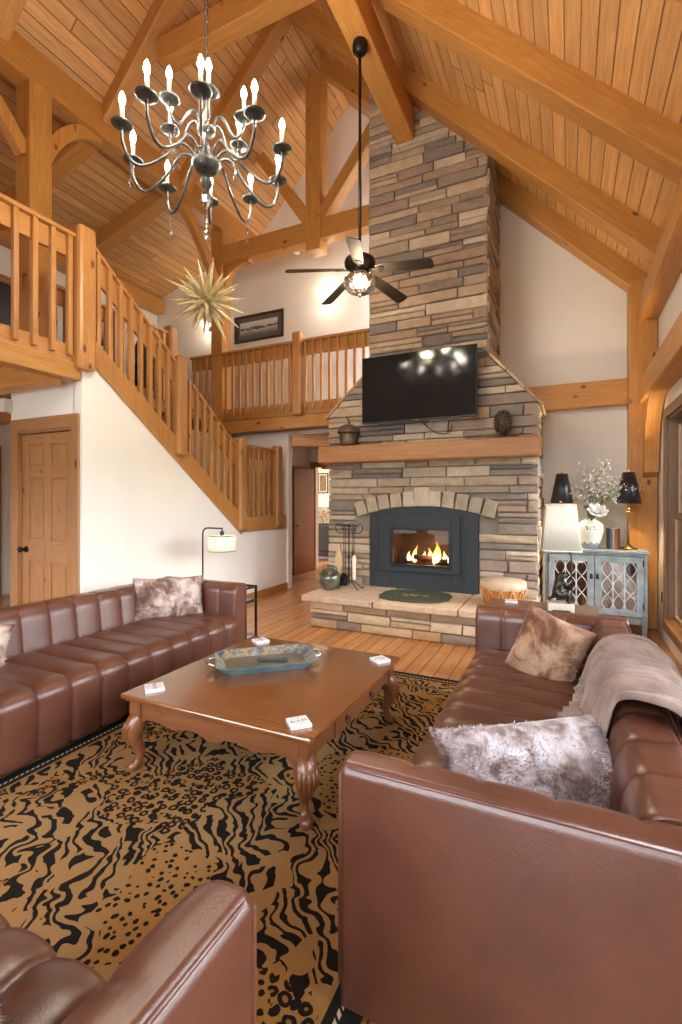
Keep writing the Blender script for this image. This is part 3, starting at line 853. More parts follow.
# mantel
mb = MB(); mb.b2((-2.99, 5.60, 1.985), (-.27, 5.9, 2.20)); mb.build('mantel', wood('mantel_timber', (.34, .15, .055, 1), (.52, .26, .10, 1), .5), fp, bevel=.018, world=True)
# hearth
mb = MB()
mb.b2((-2.74, 5.04, 0), (-.35, FY, .31)); 
mb.build('hearth_core', M['mortar'], fp, world=True)
mb = MB()
stonefield(mb, (0, 5.03, 0), (1, 0, 0), (0, -1, 0), 0, .31, lambda z: (-2.77, -.32), none, (.09, .115), (.2, .5), (.02, .05), PALH)
stonefield(mb, (-2.75, 0, 0), (0, 1, 0), (-1, 0, 0), 0, .31, lambda z: (5.0, FY), none, (.09, .115), (.2, .4), (.01, .03), PALH)
mb.build('hearth_base', M['stone'], fp, world=True)
mb = MB()
xs = [-2.86, -1.95, -1.02, -.28]
for a, b in zip(xs, xs[1:]):
    mb.c = RN.choice([srgb(196, 172, 150), srgb(204, 180, 152), srgb(190, 166, 146)])
    n = 9
    front = [(a + .006 + (b - a - .012) * i / n, 4.93 + RN.uniform(-.014, .014)) for i in range(n + 1)]
    mb.prism(front + [(b - .006, FY), (a + .006, FY)], (0, 0, .305), (1, 0, 0), (0, 1, 0), (0, 0, .075))
mb.build('hearth_slab', M['stone'], fp, bevel=.014, world=True)
# insert
M['insert'] = plain('charcoal_steel', (.020, .025, .030, 1), .55, .1, nscale=40)
M['insert2'] = plain('black_steel', (.012, .013, .015, 1), .35, .3)
ins = MB()
pl = [(-2.335, .385), (-.955, .385), (-.955, 1.325)] + [(AX + math.sin(a) * (R0 - .005), AZ + math.cos(a) * (R0 - .005)) for a in [.255 - .51 * i / 12 for i in range(13)]] + [(-2.335, 1.325)]
# plate as a ring of quads round the opening
ox0, ox1, oz0, oz1 = -2.03, -1.27, .67, 1.15
ins.prism([p for p in pl if True][:0] + [(-2.335, .385), (ox0, .385), (ox0, 1.36), (-2.335, 1.325)], (0, FY - .05, 0), (1, 0, 0), (0, 0, 1), (0, .06, 0))
ins.prism([(ox1, .385), (-.955, .385), (-.955, 1.325), (ox1, 1.37)], (0, FY - .05, 0), (1, 0, 0), (0, 0, 1), (0, .06, 0))
ins.prism([(ox0, .385), (ox1, .385), (ox1, oz0), (ox0, oz0)], (0, FY - .05, 0), (1, 0, 0), (0, 0, 1), (0, .06, 0))
top = [(AX + math.sin(a) * (R0 - .004), AZ + math.cos(a) * (R0 - .004)) for a in [.258 - .516 * i / 14 for i in range(15)]]
ins.prism([(-2.335, 1.30), (ox0, oz1), (ox1, oz1), (-.955, 1.30), (-.955, 1.325)] + top + [(-2.335, 1.325)], (0, FY - .051, 0), (1, 0, 0), (0, 0, 1), (0, .06, 0))
plate = ins.build('insert_surround', M['insert'], fp, bevel=.004, world=True)
fr = MB()
for lo, hi in (((-2.20, 5.775, .60), (-2.02, 5.81, 1.30)), ((-1.28, 5.775, .60), (-1.17, 5.81, 1.30)), ((-2.02, 5.775, 1.15), (-1.28, 5.81, 1.30)), ((-2.02, 5.775, .60), (-1.28, 5.81, .68))): fr.b2(lo, hi)
fr.b2((-1.135, 5.79, .52), (-1.115, 5.81, 1.32))
door = fr.build('insert_door', M['insert'], fp, bevel=.006, world=True)
tr = MB()
for lo, hi in (((-2.04, 5.765, .665), (-2.0, 5.79, 1.165)), ((-1.30, 5.765, .665), (-1.26, 5.79, 1.165)), ((-2.0, 5.765, 1.125), (-1.30, 5.79, 1.165)), ((-2.0, 5.765, .665), (-1.30, 5.79, .70))): tr.b2(lo, hi)
tr.build('glass_trim', M['insert2'], door, bevel=.004, world=True)
mb = MB(); mb.add([(-2.0, 5.785, .69), (-1.3, 5.785, .69), (-1.3, 5.785, 1.14), (-2.0, 5.785, 1.14)], [(0, 1, 2, 3)]); mb.build('glass_pane', M['fireglass'], door, world=True)
M['firebrick'] = plain('fire_brick', (.10, .07, .052, 1), .9, nscale=14)
mb = MB(); x0, x1 = -2.08, -1.22
mb.b2((x0 - .02, 6.36, .60), (x1 + .02, 6.40, 1.3)); mb.b2((x0 - .04, 5.83, .58), (x0, 6.38, 1.28)); mb.b2((x1, 5.83, .58), (x1 + .04, 6.38, 1.28)); mb.b2((x0, 5.83, .58), (x1, 6.38, .62)); mb.b2((x0, 5.83, 1.24), (x1, 6.38, 1.28))
mb.build('firebox', M['firebrick'], fp, world=True)
M['char'] = plain('charred_log', (.045, .032, .026, 1), .9, nscale=16, bump=.6)
for (a, b, r) in (((-1.95, 6.12, .69), (-1.38, 6.05, .70), .055), ((-1.92, 5.98, .67), (-1.45, 6.2, .72), .045), ((-1.80, 6.0, .77), (-1.36, 6.12, .71), .04), ((-1.5, 5.95, .67), (-1.32, 6.2, .69), .04)):
    mb = MB(); A_, B_ = V(a), V(b)
    mb.tube([A_ + (B_ - A_) * i / 6 + V((0, RN.uniform(-.008, .008), RN.uniform(-.008, .008))) for i in range(7)], [r * RN.uniform(.88, 1.08) for _ in range(7)], 9)
    mb.build('burning_log', M['char'], fp, world=True)
def flamemat():
    t = NT('flame'); t.n.remove(t.bsdf)
    uv = t.new('ShaderNodeSeparateXYZ'); t.link(t.tex('Object'), uv.inputs[0])
    c = t.ramp(t.smooth(uv.outputs[2], .66, 1.08), [(0, (1, .62, .22, 1)), (.45, (1, .36, .06, 1)), (1, (.9, .12, .01, 1))])
    e = t.new('ShaderNodeEmission'); t.link(c, e.inputs[0]); t.sock(t.math('MULTIPLY', t.math('SUBTRACT', 1.25, t.smooth(uv.outputs[2], .66, 1.08)), 4.5), e.inputs[1])
    tr = t.new('ShaderNodeBsdfTransparent'); mx = t.new('ShaderNodeMixShader')
    t.link(t.math('ADD', t.math('MULTIPLY', t.smooth(uv.outputs[2], .66, 1.0), .45), .3, clamp=True), mx.inputs[0])
    t.link(e.outputs[0], mx.inputs[1]); t.link(tr.outputs[0], mx.inputs[2]); t.link(mx.outputs[0], t.out.inputs[0])
    return t.mat
M['flame'] = flamemat()
for (x, y, h, r, ln) in ((-1.52, 6.04, .30, .065, .02), (-1.60, 6.1, .20, .05, -.03), (-1.43, 6.08, .17, .045, .02), (-1.80, 6.02, .24, .04, .03), (-1.87, 6.08, .15, .04, -.02), (-1.70, 6.12, .15, .05, .0), (-1.38, 6.1, .1, .03, .01)):
    mb = MB(); pts = []; rs = []
    for i in range(9):
        q = i / 8
        pts.append((x + ln * q + .018 * math.sin(q * 5 + x * 9) * q, y, .68 + h * q)); rs.append(max(.002, r * (math.sin(PI * min(1, q * .85 + .18))) ** 1.1 * (1 - q * .55)))
    mb.tube(pts, rs, 10); mb.build('flame', M['flame'], fp, world=True)
point_fire = True
M['ember'] = emit('glowing_ember', (1, .28, .05, 1), 5)
mb = MB()
for i in range(34): mb.ell((RN.uniform(-1.92, -1.36), RN.uniform(5.92, 6.1), .64 + RN.uniform(0, .02)), RN.uniform(.006, .015), 6, 4)
eo = mb.build('ember', M['ember'], fp, world=True); eo['kind'] = 'stuff'
# ------------------------------------------------------------------ channel-tufted leather seating
def normals2(P):
    out = []
    for i in range(len(P)):
        a = P[max(i - 1, 0)]; b = P[min(i + 1, len(P) - 1)]
        dx, dy = b[0] - a[0], b[1] - a[1]; l = math.hypot(dx, dy) or 1
        out.append((dy / l, -dx / l))
    return out
def rounded(pts, n=5):
    """pts: (a,b,r) corners of an open polyline -> points with rounded corners"""
    out = [pts[0][:2]]
    for i in range(1, len(pts) - 1):
        p = V(pts[i][:2]); a = V(pts[i - 1][:2]); b = V(pts[i + 1][:2]); r = pts[i][2]
        if r <= 0: out.append(tuple(p)); continue
        u = (a - p).normalized(); v = (b - p).normalized()
        r = min(r, (a - p).length * .49, (b - p).length * .49)
        for k in range(n + 1):
            t = k / n
            out.append(tuple((p + u * r) * (1 - t) ** 2 + p * 2 * t * (1 - t) + (p + v * r) * t * t))
    out.append(pts[-1][:2])
    return out
def resample(P, step=.03):
    out = [P[0]]
    for a, b in zip(P, P[1:]):
        n = max(1, int(math.hypot(b[0] - a[0], b[1] - a[1]) / step))
        for k in range(1, n + 1): out.append((a[0] + (b[0] - a[0]) * k / n, a[1] + (b[1] - a[1]) * k / n))
    return out
def channels(mb, prof, place, L, n, bulge, per=16, wfun=None, crease=.008):
    """sweep the profile along s (0..L) in n padded channels; place(s,a,b)->xyz"""
    P = resample(prof); Nn = normals2(P)
    tot = len(P) - 1
    S_ = []
    for c in range(n):
        for k in range(per): S_.append((c + k / per))
    S_.append(n)
    def off(q):
        f = q - math.floor(q)
        d = min(f, 1 - f) * 2
        return bulge * (1 - (1 - d) ** 2.6) - math.copysign(crease, bulge) * math.exp(-(d / .09) ** 2)
    vs = []; m = len(P)
    for q in S_:
        for i, ((a, b), (nx, ny)) in enumerate(zip(P, Nn)):
            w = wfun(i / tot) if wfun else 1
            o = off(q) * w
            vs.append(place(q / n * L, a + nx * o, b + ny * o))
    fs = []
    for i in range(len(S_) - 1):
        for j in range(m - 1): fs.append((i * m + j, (i + 1) * m + j, (i + 1) * m + j + 1, i * m + j + 1))
    mb.add(vs, fs, None, True)
    for k in (0, len(S_) - 1):
        f = tuple(range(k * m, k * m + m))
        mb.add([vs[i] for i in f], [tuple(range(m)) if k else tuple(reversed(range(m)))])
def seating(name, label, cat, L, D, loc, rz, nseat, narm, group=None, aw=.16, H=.73, hs=.44, sf=0.0):
    """front faces local -y, length along x, centred"""
    r = thing(name, label, cat, loc, rz, group)
    x0, x1 = -L / 2, L / 2
    b = MB(); b.b2((x0 + .02, .04, .05), (x1 - .02, D - .02, .30)); b.build('base', M['leatherd'], r, bevel=.01)
    s = MB()
    prof = rounded([(D - .2, hs - .03, 0), (D - .30, hs + .005, .1), (.03 + sf, hs + .012, .0), (-.045 + sf, hs - .02, .07), (-.03 + sf, .06, .04), (.04 + sf, .05, 0)], 6)
    channels(s, prof, lambda q, a, z: (x0 + aw + .005 + q, a, z), L - 2 * aw - .01, nseat, .016, wfun=lambda t: min(1, t * 6))
    s.build('seat', M['leather'], r, weld=True)
    k = MB()
    prof = rounded([(D - .235, hs - .06, 0), (D - .20, H - .06, .06), (D - .16, H - .005, .07), (D - .03, H, .04), (D - .015, H - .03, .01), (D, H - .05, .01), (D, .07, 0)], 6)
    channels(k, prof, lambda q, a, z: (x0 + aw - .03 + q, a, z), L - 2 * aw + .06, nseat, -.014, wfun=lambda t: 1 if t < .30 else max(0, 1 - (t - .30) * 10))
    bk = k.build('backrest', M['leather'], r, weld=True)
    p = MB(); p.tube([(x0 + .01, D - .012, H - .022), (x1 - .01, D - .012, H - .022)], .007, 6); p.build('piping', M['leather'], bk)
    for sd in (-1, 1):
        a_ = MB()
        prof = rounded([(aw + .0, hs - .12, 0), (aw - .005, H - .05, .045), (aw - .06, H, .05), (.02, H, .02), (.008, H - .014, .008), (0, H - .03, .008), (0, .02, 0)], 6)
        if sd < 0: place = lambda q, a, z: (x0 + a, q, z)
        else: place = lambda q, a, z: (x1 - a, q, z)
        channels(a_, prof, place, D, narm, .006, wfun=lambda t: 1 if t < .25 else max(0, 1 - (t - .25) * 9))
        ar = a_.build('arm', M['leather'], r, weld=True)
        p = MB(); xo = (x0 + .004) if sd < 0 else (x1 - .004)
        p.tube([(xo, -.004, .09), (xo, -.004, H - .035), (xo + (.012 if sd < 0 else -.012), .004, H - .016), (xo + (.008 if sd < 0 else -.008), .05, H - .014), (xo + (.008 if sd < 0 else -.008), D - .01, H - .014)], .007, 6)
        p.build('piping', M['leather'], ar)
    for sx in (-1, 1):
        for yy in (.1, D - .1):
            f = MB(); f.lathe([(.018, 0), (.026, .06)], (sx * (L / 2 - .1), yy, 0), 10); f.build('foot', M['black'], r)
    return r
SOFA_R = seating('leather_sofa', 'brown channel-tufted leather sofa on the right with a throw blanket over its back', 'sofa', 2.40, .95, (-.60, 2.47, 0), -PI / 2, 10, 5, sf=.06)
SOFA_L = seating('leather_sofa', 'brown channel-tufted leather sofa on the left in front of the white stair wall', 'sofa', 2.75, .95, (-2.72, 2.30, 0), PI / 2, 12, 5, sf=-.02)
CHAIR = seating('leather_armchair', 'brown leather armchair in the near left corner seen from its arm', 'armchair', 1.06, .88, (-1.078, .765, .014), PI, 4, 4, sf=.07, hs=.44)

# ------------------------------------------------------------------ fur cushions and throw
def furmat(name, stops, sc=5.0):
    t = NT(name)
    o = t.tex('Object'); n = t.noise(o, sc, 4, .6, .6)
    col = t.ramp(n, stops)
    f = t.noise(t.tex('Object', (1, 1, 1)), 90, 2)
    col = t.mix(t.math('MULTIPLY', f, .35), col, tuple(x * .6 for x in stops[0][1]))
    return t.fin(col, .75, Sheen_Weight=.4, Sheen_Roughness=.4)
M['furw'] = furmat('grey_white_fur', [(.34, (.13, .08, .065, 1)), (.44, (.33, .25, .235, 1)), (.51, (.50, .43, .44, 1)), (.62, (.66, .61, .64, 1))], 11.0)
M['furb'] = furmat('tan_brown_fur', [(.38, (.14, .055, .025, 1)), (.47, (.30, .14, .075, 1)), (.53, (.52, .32, .20, 1)), (.66, (.66, .46, .33, 1))], 4.5)
M['furm'] = furmat('mottled_fur', [(.36, (.10, .05, .035, 1)), (.45, (.27, .16, .12, 1)), (.52, (.50, .37, .31, 1)), (.62, (.70, .60, .55, 1))], 6.5)
M['furr'] = furmat('rust_fur', [(.35, (.16, .05, .012, 1)), (.6, (.40, .16, .045, 1))], 6)
M['throwm'] = furmat('taupe_fur', [(.35, (.22, .150, .122, 1)), (.65, (.40, .295, .25, 1))], 9)
def pillow(name, label, loc, rot, w, h, th, mat, fur=5200, fl=.022, group=None, mat2=None, seed=1):
    """cushion: w along local x, h along local z, thickness along y; rot euler"""
    rn = random.Random(seed)
    mb = MB()
    R = Matrix.Identity(3)
    def pos(u, v, side):
        a = 2 * u - 1; b = 2 * v - 1
        # pulled-in sides, fuller middle
        k = (1 - abs(a) ** 3.5) * (1 - abs(b) ** 3.5)
        x = a * w / 2 * (1 - .07 * (1 - b * b)); z = b * h / 2 * (1 - .07 * (1 - a * a))
        y = side * (th / 2 * max(0, k) ** .62 + .012 * math.sin(a * 5 + seed) * math.sin(b * 4 + seed * 2) * k)
        return V((x, y, z))
    n = 28
    for side in (-1, 1):
        mb.m = 1 if (side > 0 and mat2) else 0
        vs = [pos(i / n, j / n, side) for i in range(n + 1) for j in range(n + 1)]
        fs = []
        for i in range(n):
            for j in range(n):
                q = (i * (n + 1) + j, (i + 1) * (n + 1) + j, (i + 1) * (n + 1) + j + 1, i * (n + 1) + j + 1)
                fs.append(q if side < 0 else q[::-1])
        mb.add(vs, fs, None, True)
    for i in range(fur):
        side = rn.choice((-1, 1)); u, v = rn.random(), rn.random()
        if rn.random() < .25:
            if rn.random() < .5: u = rn.choice((.005, .995))
            else: v = rn.choice((.005, .995))
        mb.m = 1 if (mat2 and (side > 0 or v < -.08 + .55 * u)) else 0
        p = pos(u, v, side); e = .01
        du = pos(min(1, u + e), v, side) - pos(max(0, u - e), v, side); dv = pos(u, min(1, v + e), side) - pos(u, max(0, v - e), side)
        nn = du.cross(dv) * (-side)
        nn = nn.normalized() if nn.length > 1e-9 else V((0, side, 0))
        if nn.dot(V((p.x * .3, side * .2, p.z * .3))) < 0: nn = -nn
        fx = math.sin(p.x * 17 + seed) + rn.uniform(-.8, .8); fz = math.cos(p.z * 13 + p.x * 7) + rn.uniform(-.9, .7)
        d = (nn * .5 + V((fx * .7, 0, -.25 + fz * .6))).normalized()
        s = nn.cross(d); s = s.normalized() if s.length > 1e-6 else V((1, 0, 0))
        l = fl * rn.uniform(.6, 1.3); wd = .0026
        a = p - nn * .003
        mid = a + d * l * .55 + nn * .002; tip = a + d * l + V((0, 0, -.3 * l)) * .6
        mb.add([a - s * wd, a + s * wd, mid + s * wd * .7, mid - s * wd * .7, tip], [(0, 1, 2, 3), (3, 2, 4)], None, True)
    o = mb.build(name, [mat, mat2] if mat2 else mat)
    o.location = loc; o.rotation_mode = 'XYZ'; o.rotation_euler = rot
    return tag(o, label, 'cushion', group)
G = 'fur cushions on the leather sofas'
PIL = [
 pillow('fur_cushion', 'grey and white fur cushion with rust edge by the near arm of the right sofa', (-.10, 1.78, .545), (-.92, -.06, .52), .64, .40, .20, M['furw'], 12000, .014, None, M['furr'], 3),
 pillow('fur_cushion', 'tan and brown fur cushion leaning at the far end of the right sofa', (-.115, 3.18, .585), (-.26, .30, -.36), .41, .44, .23, M['furb'], 6000, .014, None, None, 5),
 pillow('fur_cushion', 'mottled brown fur cushion at the far end of the left sofa', (-3.28, 3.27, .61), (-.25, .0, .80), .60, .38, .15, M['furm'], 5000, .018, None, None, 8),
 pillow('fur_cushion', 'brown fur cushion cut off by the left edge of the picture', (-3.27, 1.66, .58), (-.25, .25, 1.3), .42, .36, .14, M['furm'], 3500, .018, None, None, 9),
 pillow('fur_cushion', 'pale fur cushion on the near left armchair at the bottom corner', (-1.05, .44, .55), (.35, 0, .2), .40, .34, .14, M['furw'], 3000, .02, None, None, 12),
]
def throwmesh():
    # profile across the sofa back, from the seat over the top and down behind: (x world, z)
    prof = spline([V((-.17, .475, 0)), V((-.03, .485, 0)), V((.09, .53, 0)), V((.135, .64, 0)), V((.17, .755, 0)), V((.24, .785, 0)), V((.335, .77, 0)), V((.385, .68, 0)), V((.40, .52, 0)), V((.41, .36, 0))], 8)
    nrm = normals2([(p.x, p.y) for p in prof])
    rn = random.Random(4)
    n = len(prof) - 1; m = 260
    y0, y1 = 2.02, 2.98
    def fn(u, v):
        u0 = .24 * min(1, max(0, v)) ** .8
        u = u0 + (1 - u0) * u
        k = u * n; i = min(int(k), n - 1); f = k - i
        p = prof[i] * (1 - f) + prof[i + 1] * f
        nx, nz = nrm[i]
        nx, nz = -nx, -nz
        # gathered folds that fan out
        mid = 2.385 - .10 * (u - .5)
        y = mid + (v - .5) * (.77 + .36 * abs(u - .45) * 1.6)
        y += .10 * (u < .3) * (.3 - u)
        fold = .042 * abs(math.sin(v * 44 + 1.6 * math.sin(u * 4 + v * 6))) ** .7 - .016 + .007 * math.sin(v * 131 + 4 * u + 2 * math.sin(u * 7)) + .010 * math.sin(v * 19 + 2 * u)
        edge = min(1, min(v, 1 - v) * 9)
        o = .012 + (fold + .024) * edge ** .5
        return (p.x + nx * o, y, p.y + nz * o)
    mb = MB(); mb.grid(fn, n * 2, m)
    # fur nap
    for q in range(0):
        u, v = rn.random(), rn.random()
        p = V(fn(u, v)); a = V(fn(min(1, u + .004), v)) - V(fn(max(0, u - .004), v)); b = V(fn(u, min(1, v + .003))) - V(fn(u, max(0, v - .003)))
        nn = a.cross(b); nn = nn.normalized() if nn.length > 1e-9 else V((0, 0, 1))
        k = u * n; i = min(int(k), n - 1)
        if nn.dot(V((-nrm[i][0], 0, -nrm[i][1]))) < 0: nn = -nn
        d = (nn * .7 + a.normalized() * rn.uniform(-.2, .8) + V((rn.uniform(-.3, .3), rn.uniform(-.3, .3), 0))).normalized()
        s = nn.cross(d); s = s.normalized() if s.length > 1e-6 else V((1, 0, 0))
        l = rn.uniform(.005, .010)
        mb.add([p - s * .0022, p + s * .0022, p + d * l], [(0, 1, 2)], None, True)
    return mb
o = throwmesh().build('throw_blanket', M['throwm'], loc=(.2, 2.5, .5), world=True)
sm = o.modifiers.new('Solid', 'SOLIDIFY'); sm.thickness = .006; sm.offset = -1
tag(o, 'taupe fur throw draped over the back of the right sofa', 'blanket')

# ------------------------------------------------------------------ animal-print rug
def rugmat():
    t = NT('animal_print_rug')
    o = t.tex('Object')
    wob = t.noise(o, 1.6, 2, col=True)
    # zebra stripes that fork and swirl
    w = t.new('ShaderNodeTexWave', wave_type='BANDS', bands_direction='DIAGONAL', wave_profile='SIN')
    dv = t.new('ShaderNodeVectorMath', operation='MULTIPLY_ADD')
    t.link(t.noise(o, 3.6, 2, .5, .2, True), dv.inputs[0]); dv.inputs[1].default_value = (.42, .42, 0); t.link(o, dv.inputs[2])
    t.link(dv.outputs[0], w.inputs['Vector']); w.inputs['Scale'].default_value = 8.0; w.inputs['Distortion'].default_value = 5.5
    w.inputs['Detail'].default_value = 1.2; w.inputs['Detail Scale'].default_value = 1.6
    zeb = t.math('MULTIPLY', t.math('GREATER_THAN', w.outputs['Fac'], .52), t.math('GREATER_THAN', t.noise(o, 7.5, 1), .41))
    # leopard rosettes
    dv2 = t.new('ShaderNodeVectorMath', operation='MULTIPLY_ADD')
    t.link(t.noise(o, 22, 2, col=True), dv2.inputs[0]); dv2.inputs[1].default_value = (.022, .022, 0); t.link(o, dv2.inputs[2])
    v1 = t.voro(dv2.outputs[0], 21, rnd=.6); d = v1.outputs['Distance']
    ring = t.math('MULTIPLY', t.math('GREATER_THAN', d, .20), t.math('LESS_THAN', d, .47))
    brk = t.math('GREATER_THAN', t.noise(o, 24, 1), .36)
    leo = t.math('MULTIPLY', ring, brk)
    # cheetah dots
    v2 = t.voro(dv2.outputs[0], 30, rnd=.8)
    dot = t.math('LESS_THAN', v2.outputs['Distance'], .33)
    pat = t.voro(dv.outputs[0], 2.1)
    sel = t.new('ShaderNodeSeparateColor'); t.link(pat.outputs['Color'], sel.inputs[0])
    a = t.math('LESS_THAN', sel.outputs[0], .47); b = t.math('GREATER_THAN', sel.outputs[0], .80)
    ink = t.mix(b, leo, dot)
    ink = t.mix(a, ink, zeb)
    fill = t.math('MULTIPLY', t.math('LESS_THAN', d, .21), t.math('SUBTRACT', 1.0, t.math('MAXIMUM', a, b)))
    basec = t.ramp(t.noise(o, 1.1, 2), [(.35, (.29, .135, .028, 1)), (.65, (.33, .185, .065, 1))])
    basec = t.mix(t.math('MULTIPLY', fill, .55), basec, (.24, .10, .025, 1))
    basec = t.mix(t.math('MULTIPLY', a, .35), basec, (.32, .22, .115, 1))
    col = t.mix(ink, basec, (.010, .008, .006, 1))
    # border: black band, cream rope, black band
    sp = t.new('ShaderNodeSeparateXYZ'); t.link(o, sp.inputs[0])
    ex = t.math('MINIMUM', t.math('SUBTRACT', RUGW / 2, t.math('ABSOLUTE', sp.outputs[0])), t.math('SUBTRACT', RUGL / 2, t.math('ABSOLUTE', sp.outputs[1])))
    rope = t.new('ShaderNodeTexWave', wave_type='BANDS', bands_direction='DIAGONAL'); t.link(o, rope.inputs['Vector']); rope.inputs['Scale'].default_value = 22
    bord = t.math('LESS_THAN', ex, .115)
    bcol = t.mix(t.math('MULTIPLY', t.math('MULTIPLY', t.math('GREATER_THAN', ex, .056), t.math('LESS_THAN', ex, .070)), t.math('GREATER_THAN', rope.outputs['Fac'], .35)), (.014, .012, .011, 1), (.50, .42, .30, 1))
    bcol = t.mix(t.math('GREATER_THAN', ex, .098), bcol, (.30, .165, .055, 1))
    bcol = t.mix(t.math('MULTIPLY', t.math('GREATER_THAN', ex, .092), t.math('LESS_THAN', ex, .100)), bcol, (.014, .012, .011, 1))
    col = t.mix(bord, col, bcol)
    t.bump(t.noise(o, 320, 2), .5, .004)
    return t.fin(col, .95, Specular_IOR_Level=.15)
RUGW, RUGL = 2.20, 3.9
mb = MB(); mb.b2((-RUGW / 2, -RUGL / 2, 0), (RUGW / 2, RUGL / 2, .013))
tag(mb.build('area_rug', rugmat(), loc=(-1.635, 2.03, .001), bevel=.004), 'tan and black animal-print rug under the coffee table', 'rug')

# ------------------------------------------------------------------ coffee table
ct = thing('coffee_table', 'square cherry wood coffee table with carved cabriole legs and scalloped apron', 'table', (-1.62, 2.48, .0145))
TW, TL, TH = 1.19, 1.25, .426
mb = MB(); mb.b2((-TW / 2, -TL / 2, TH - .026), (TW / 2, TL / 2, TH), axis=0); mb.build('tabletop', M['cherry'], ct, bevel=.007)
mb = MB(); mb.b2((-TW / 2 + .018, -TL / 2 + .018, TH - .042), (TW / 2 - .018, TL / 2 - .018, TH - .025), axis=0); mb.build('top_moulding', M['cherryd'], ct, bevel=.007)
def apron_poly(w):
    pts = [(-w / 2, 0), (w / 2, 0)]
    n = 60; low = []
    for i in range(n + 1):
        q = i / n; x = w / 2 - w * q
        d = abs(q - .5) * 2
        y = -.095 - .010 * math.cos(d * PI * 4) - .007 * abs(math.sin(d * PI * 7)) - .014 * math.exp(-(d / .09) ** 2) - .02 * max(0, (d - .9) * 10)
        low.append((x, y))
    return pts + low
za = TH - .04
ai = .045
for (o, ax, t, w) in (((0, -TL / 2 + ai, za), (1, 0, 0), (0, .022, 0), TW - .16), ((0, TL / 2 - ai, za), (-1, 0, 0), (0, -.022, 0), TW - .16), ((-TW / 2 + ai, 0, za), (0, -1, 0), (.022, 0, 0), TL - .16)):
    mb = MB(); mb.prism(apron_poly(w), o, ax, (0, 0, 1), t); mb.build('apron', M['cherryd'], ct, bevel=.003)
mb = MB(); mb.prism(apron_poly(TL - .16), (TW / 2 - ai, 0, za), (0, 1, 0), (0, 0, 1), (-.022, 0, 0)); mb.build('apron', M['cherryd'], ct, bevel=.003)
mb = MB(); mb.b2((TW / 2 - ai - .004, -.30, za - .105), (TW / 2 - ai + .008, .30, za - .012), axis=1); dr = mb.build('drawer', M['cherryd'], ct, bevel=.004)
for y in (-.17, .17):
    mb = MB(); mb.ell((TW / 2 - ai + .012, y, za - .05), (.006, .016, .016), 10, 6)
    mb.tube([(TW / 2 - ai + .016, y - .022, za - .055), (TW / 2 - ai + .024, y - .014, za - .078), (TW / 2 - ai + .024, y + .014, za - .078), (TW / 2 - ai + .016, y + .022, za - .055)], .003, 6)
    mb.build('drawer_pull', M['black'], dr)
for sx in (-1, 1):
    for sy in (-1, 1):
        cx, cy = sx * (TW / 2 - .075), sy * (TL / 2 - .075)
        mb = MB(); mb.b2((cx - .04, cy - .04, TH - .15), (cx + .04, cy + .04, TH - .04), axis=2)
        dg = V((sx, sy, 0)).normalized()
        pts = spline([V((cx, cy, TH - .13)) - dg * .01, V((cx, cy, TH - .17)) + dg * .022, V((cx, cy, TH - .22)) + dg * .036, V((cx, cy, TH - .28)) + dg * .02, V((cx, cy, .10)) + dg * .0, V((cx, cy, .045)) + dg * .012, V((cx, cy, .018)) + dg * .036, V((cx, cy, .0)) + dg * .04], 5)
        rr = spline([V((.048, 0, 0)), V((.056, 0, 0)), V((.052, 0, 0)), V((.036, 0, 0)), V((.023, 0, 0)), V((.023, 0, 0)), V((.032, 0, 0)), V((.026, 0, 0))], 5)
        mb.tube(pts, [p.x for p in rr], 14)
        # carved acanthus ridges on the knee
        for k in range(-2, 3):
            a = math.atan2(sy, sx) + k * .42
            e = V((math.cos(a), math.sin(a), 0))
            q = []
            for i in range(2, 15):
                q.append(pts[i] + e * (rr[i].x * .97 + .001))
            mb.tube(q, [.003 + .006 * math.sin(PI * i / 12) for i in range(13)], 6)
        mb.build('leg', M['cherryd'], ct)

# ------------------------------------------------------------------ things on the coffee table
ZT = .014 + TH
M['bluep'] = plain('distressed_blue_paint', (.13, .24, .275, 1), .45, nscale=14, var=.2)
def floralmat():
    t = NT('painted_floral_panel'); o = t.tex('Object')
    n = t.noise(o, 17, 3)
    col = t.ramp(n, [(.36, (.05, .07, .10, 1)), (.45, (.16, .17, .17, 1)), (.52, (.34, .25, .10, 1)), (.57, (.12, .07, .05, 1)), (.66, (.22, .25, .25, 1))])
    return t.fin(col, .4)
M['floral'] = floralmat()
M['traybase'] = plain('tray_floor_paint', (.15, .135, .09, 1), .3, nscale=9, var=.15)
tr = thing('serving_tray', 'blue painted wooden serving tray with floral inner panels and crystal handles', 'tray', (-1.77, 2.60, ZT), .72)
def octo(w, h, c): return [(-w + c, -h), (w - c, -h), (w, -h + c), (w, h - c), (w - c, h), (-w + c, h), (-w, h - c), (-w, -h + c)]
mb = MB(); mb.prism(octo(.265, .155, .045), (0, 0, 0), (1, 0, 0), (0, 1, 0), (0, 0, .012)); mb.build('tray_floor', M['traybase'], tr)
A_, B_ = octo(.265, .155, .045), octo(.315, .205, .055); C_ = octo(.302, .192, .052); D_ = octo(.255, .145, .043)
mb = MB(); vs = [(x, y, 0) for x, y in A_] + [(x, y, .052) for x, y in B_] + [(x, y, .052) for x, y in C_]
mb.add(vs, [(i, (i + 1) % 8, 8 + (i + 1) % 8, 8 + i) for i in range(8)] + [(8 + i, 8 + (i + 1) % 8, 16 + (i + 1) % 8, 16 + i) for i in range(8)])
mb.build('tray_side', M['bluep'], tr)
mb = MB(); vs = [(x, y, .012) for x, y in D_] + [(x, y, .0519) for x, y in C_]
mb.add(vs, [((i + 1) % 8, i, 8 + i, 8 + (i + 1) % 8) for i in range(8)]); mb.build('floral_panel', M['floral'], tr)
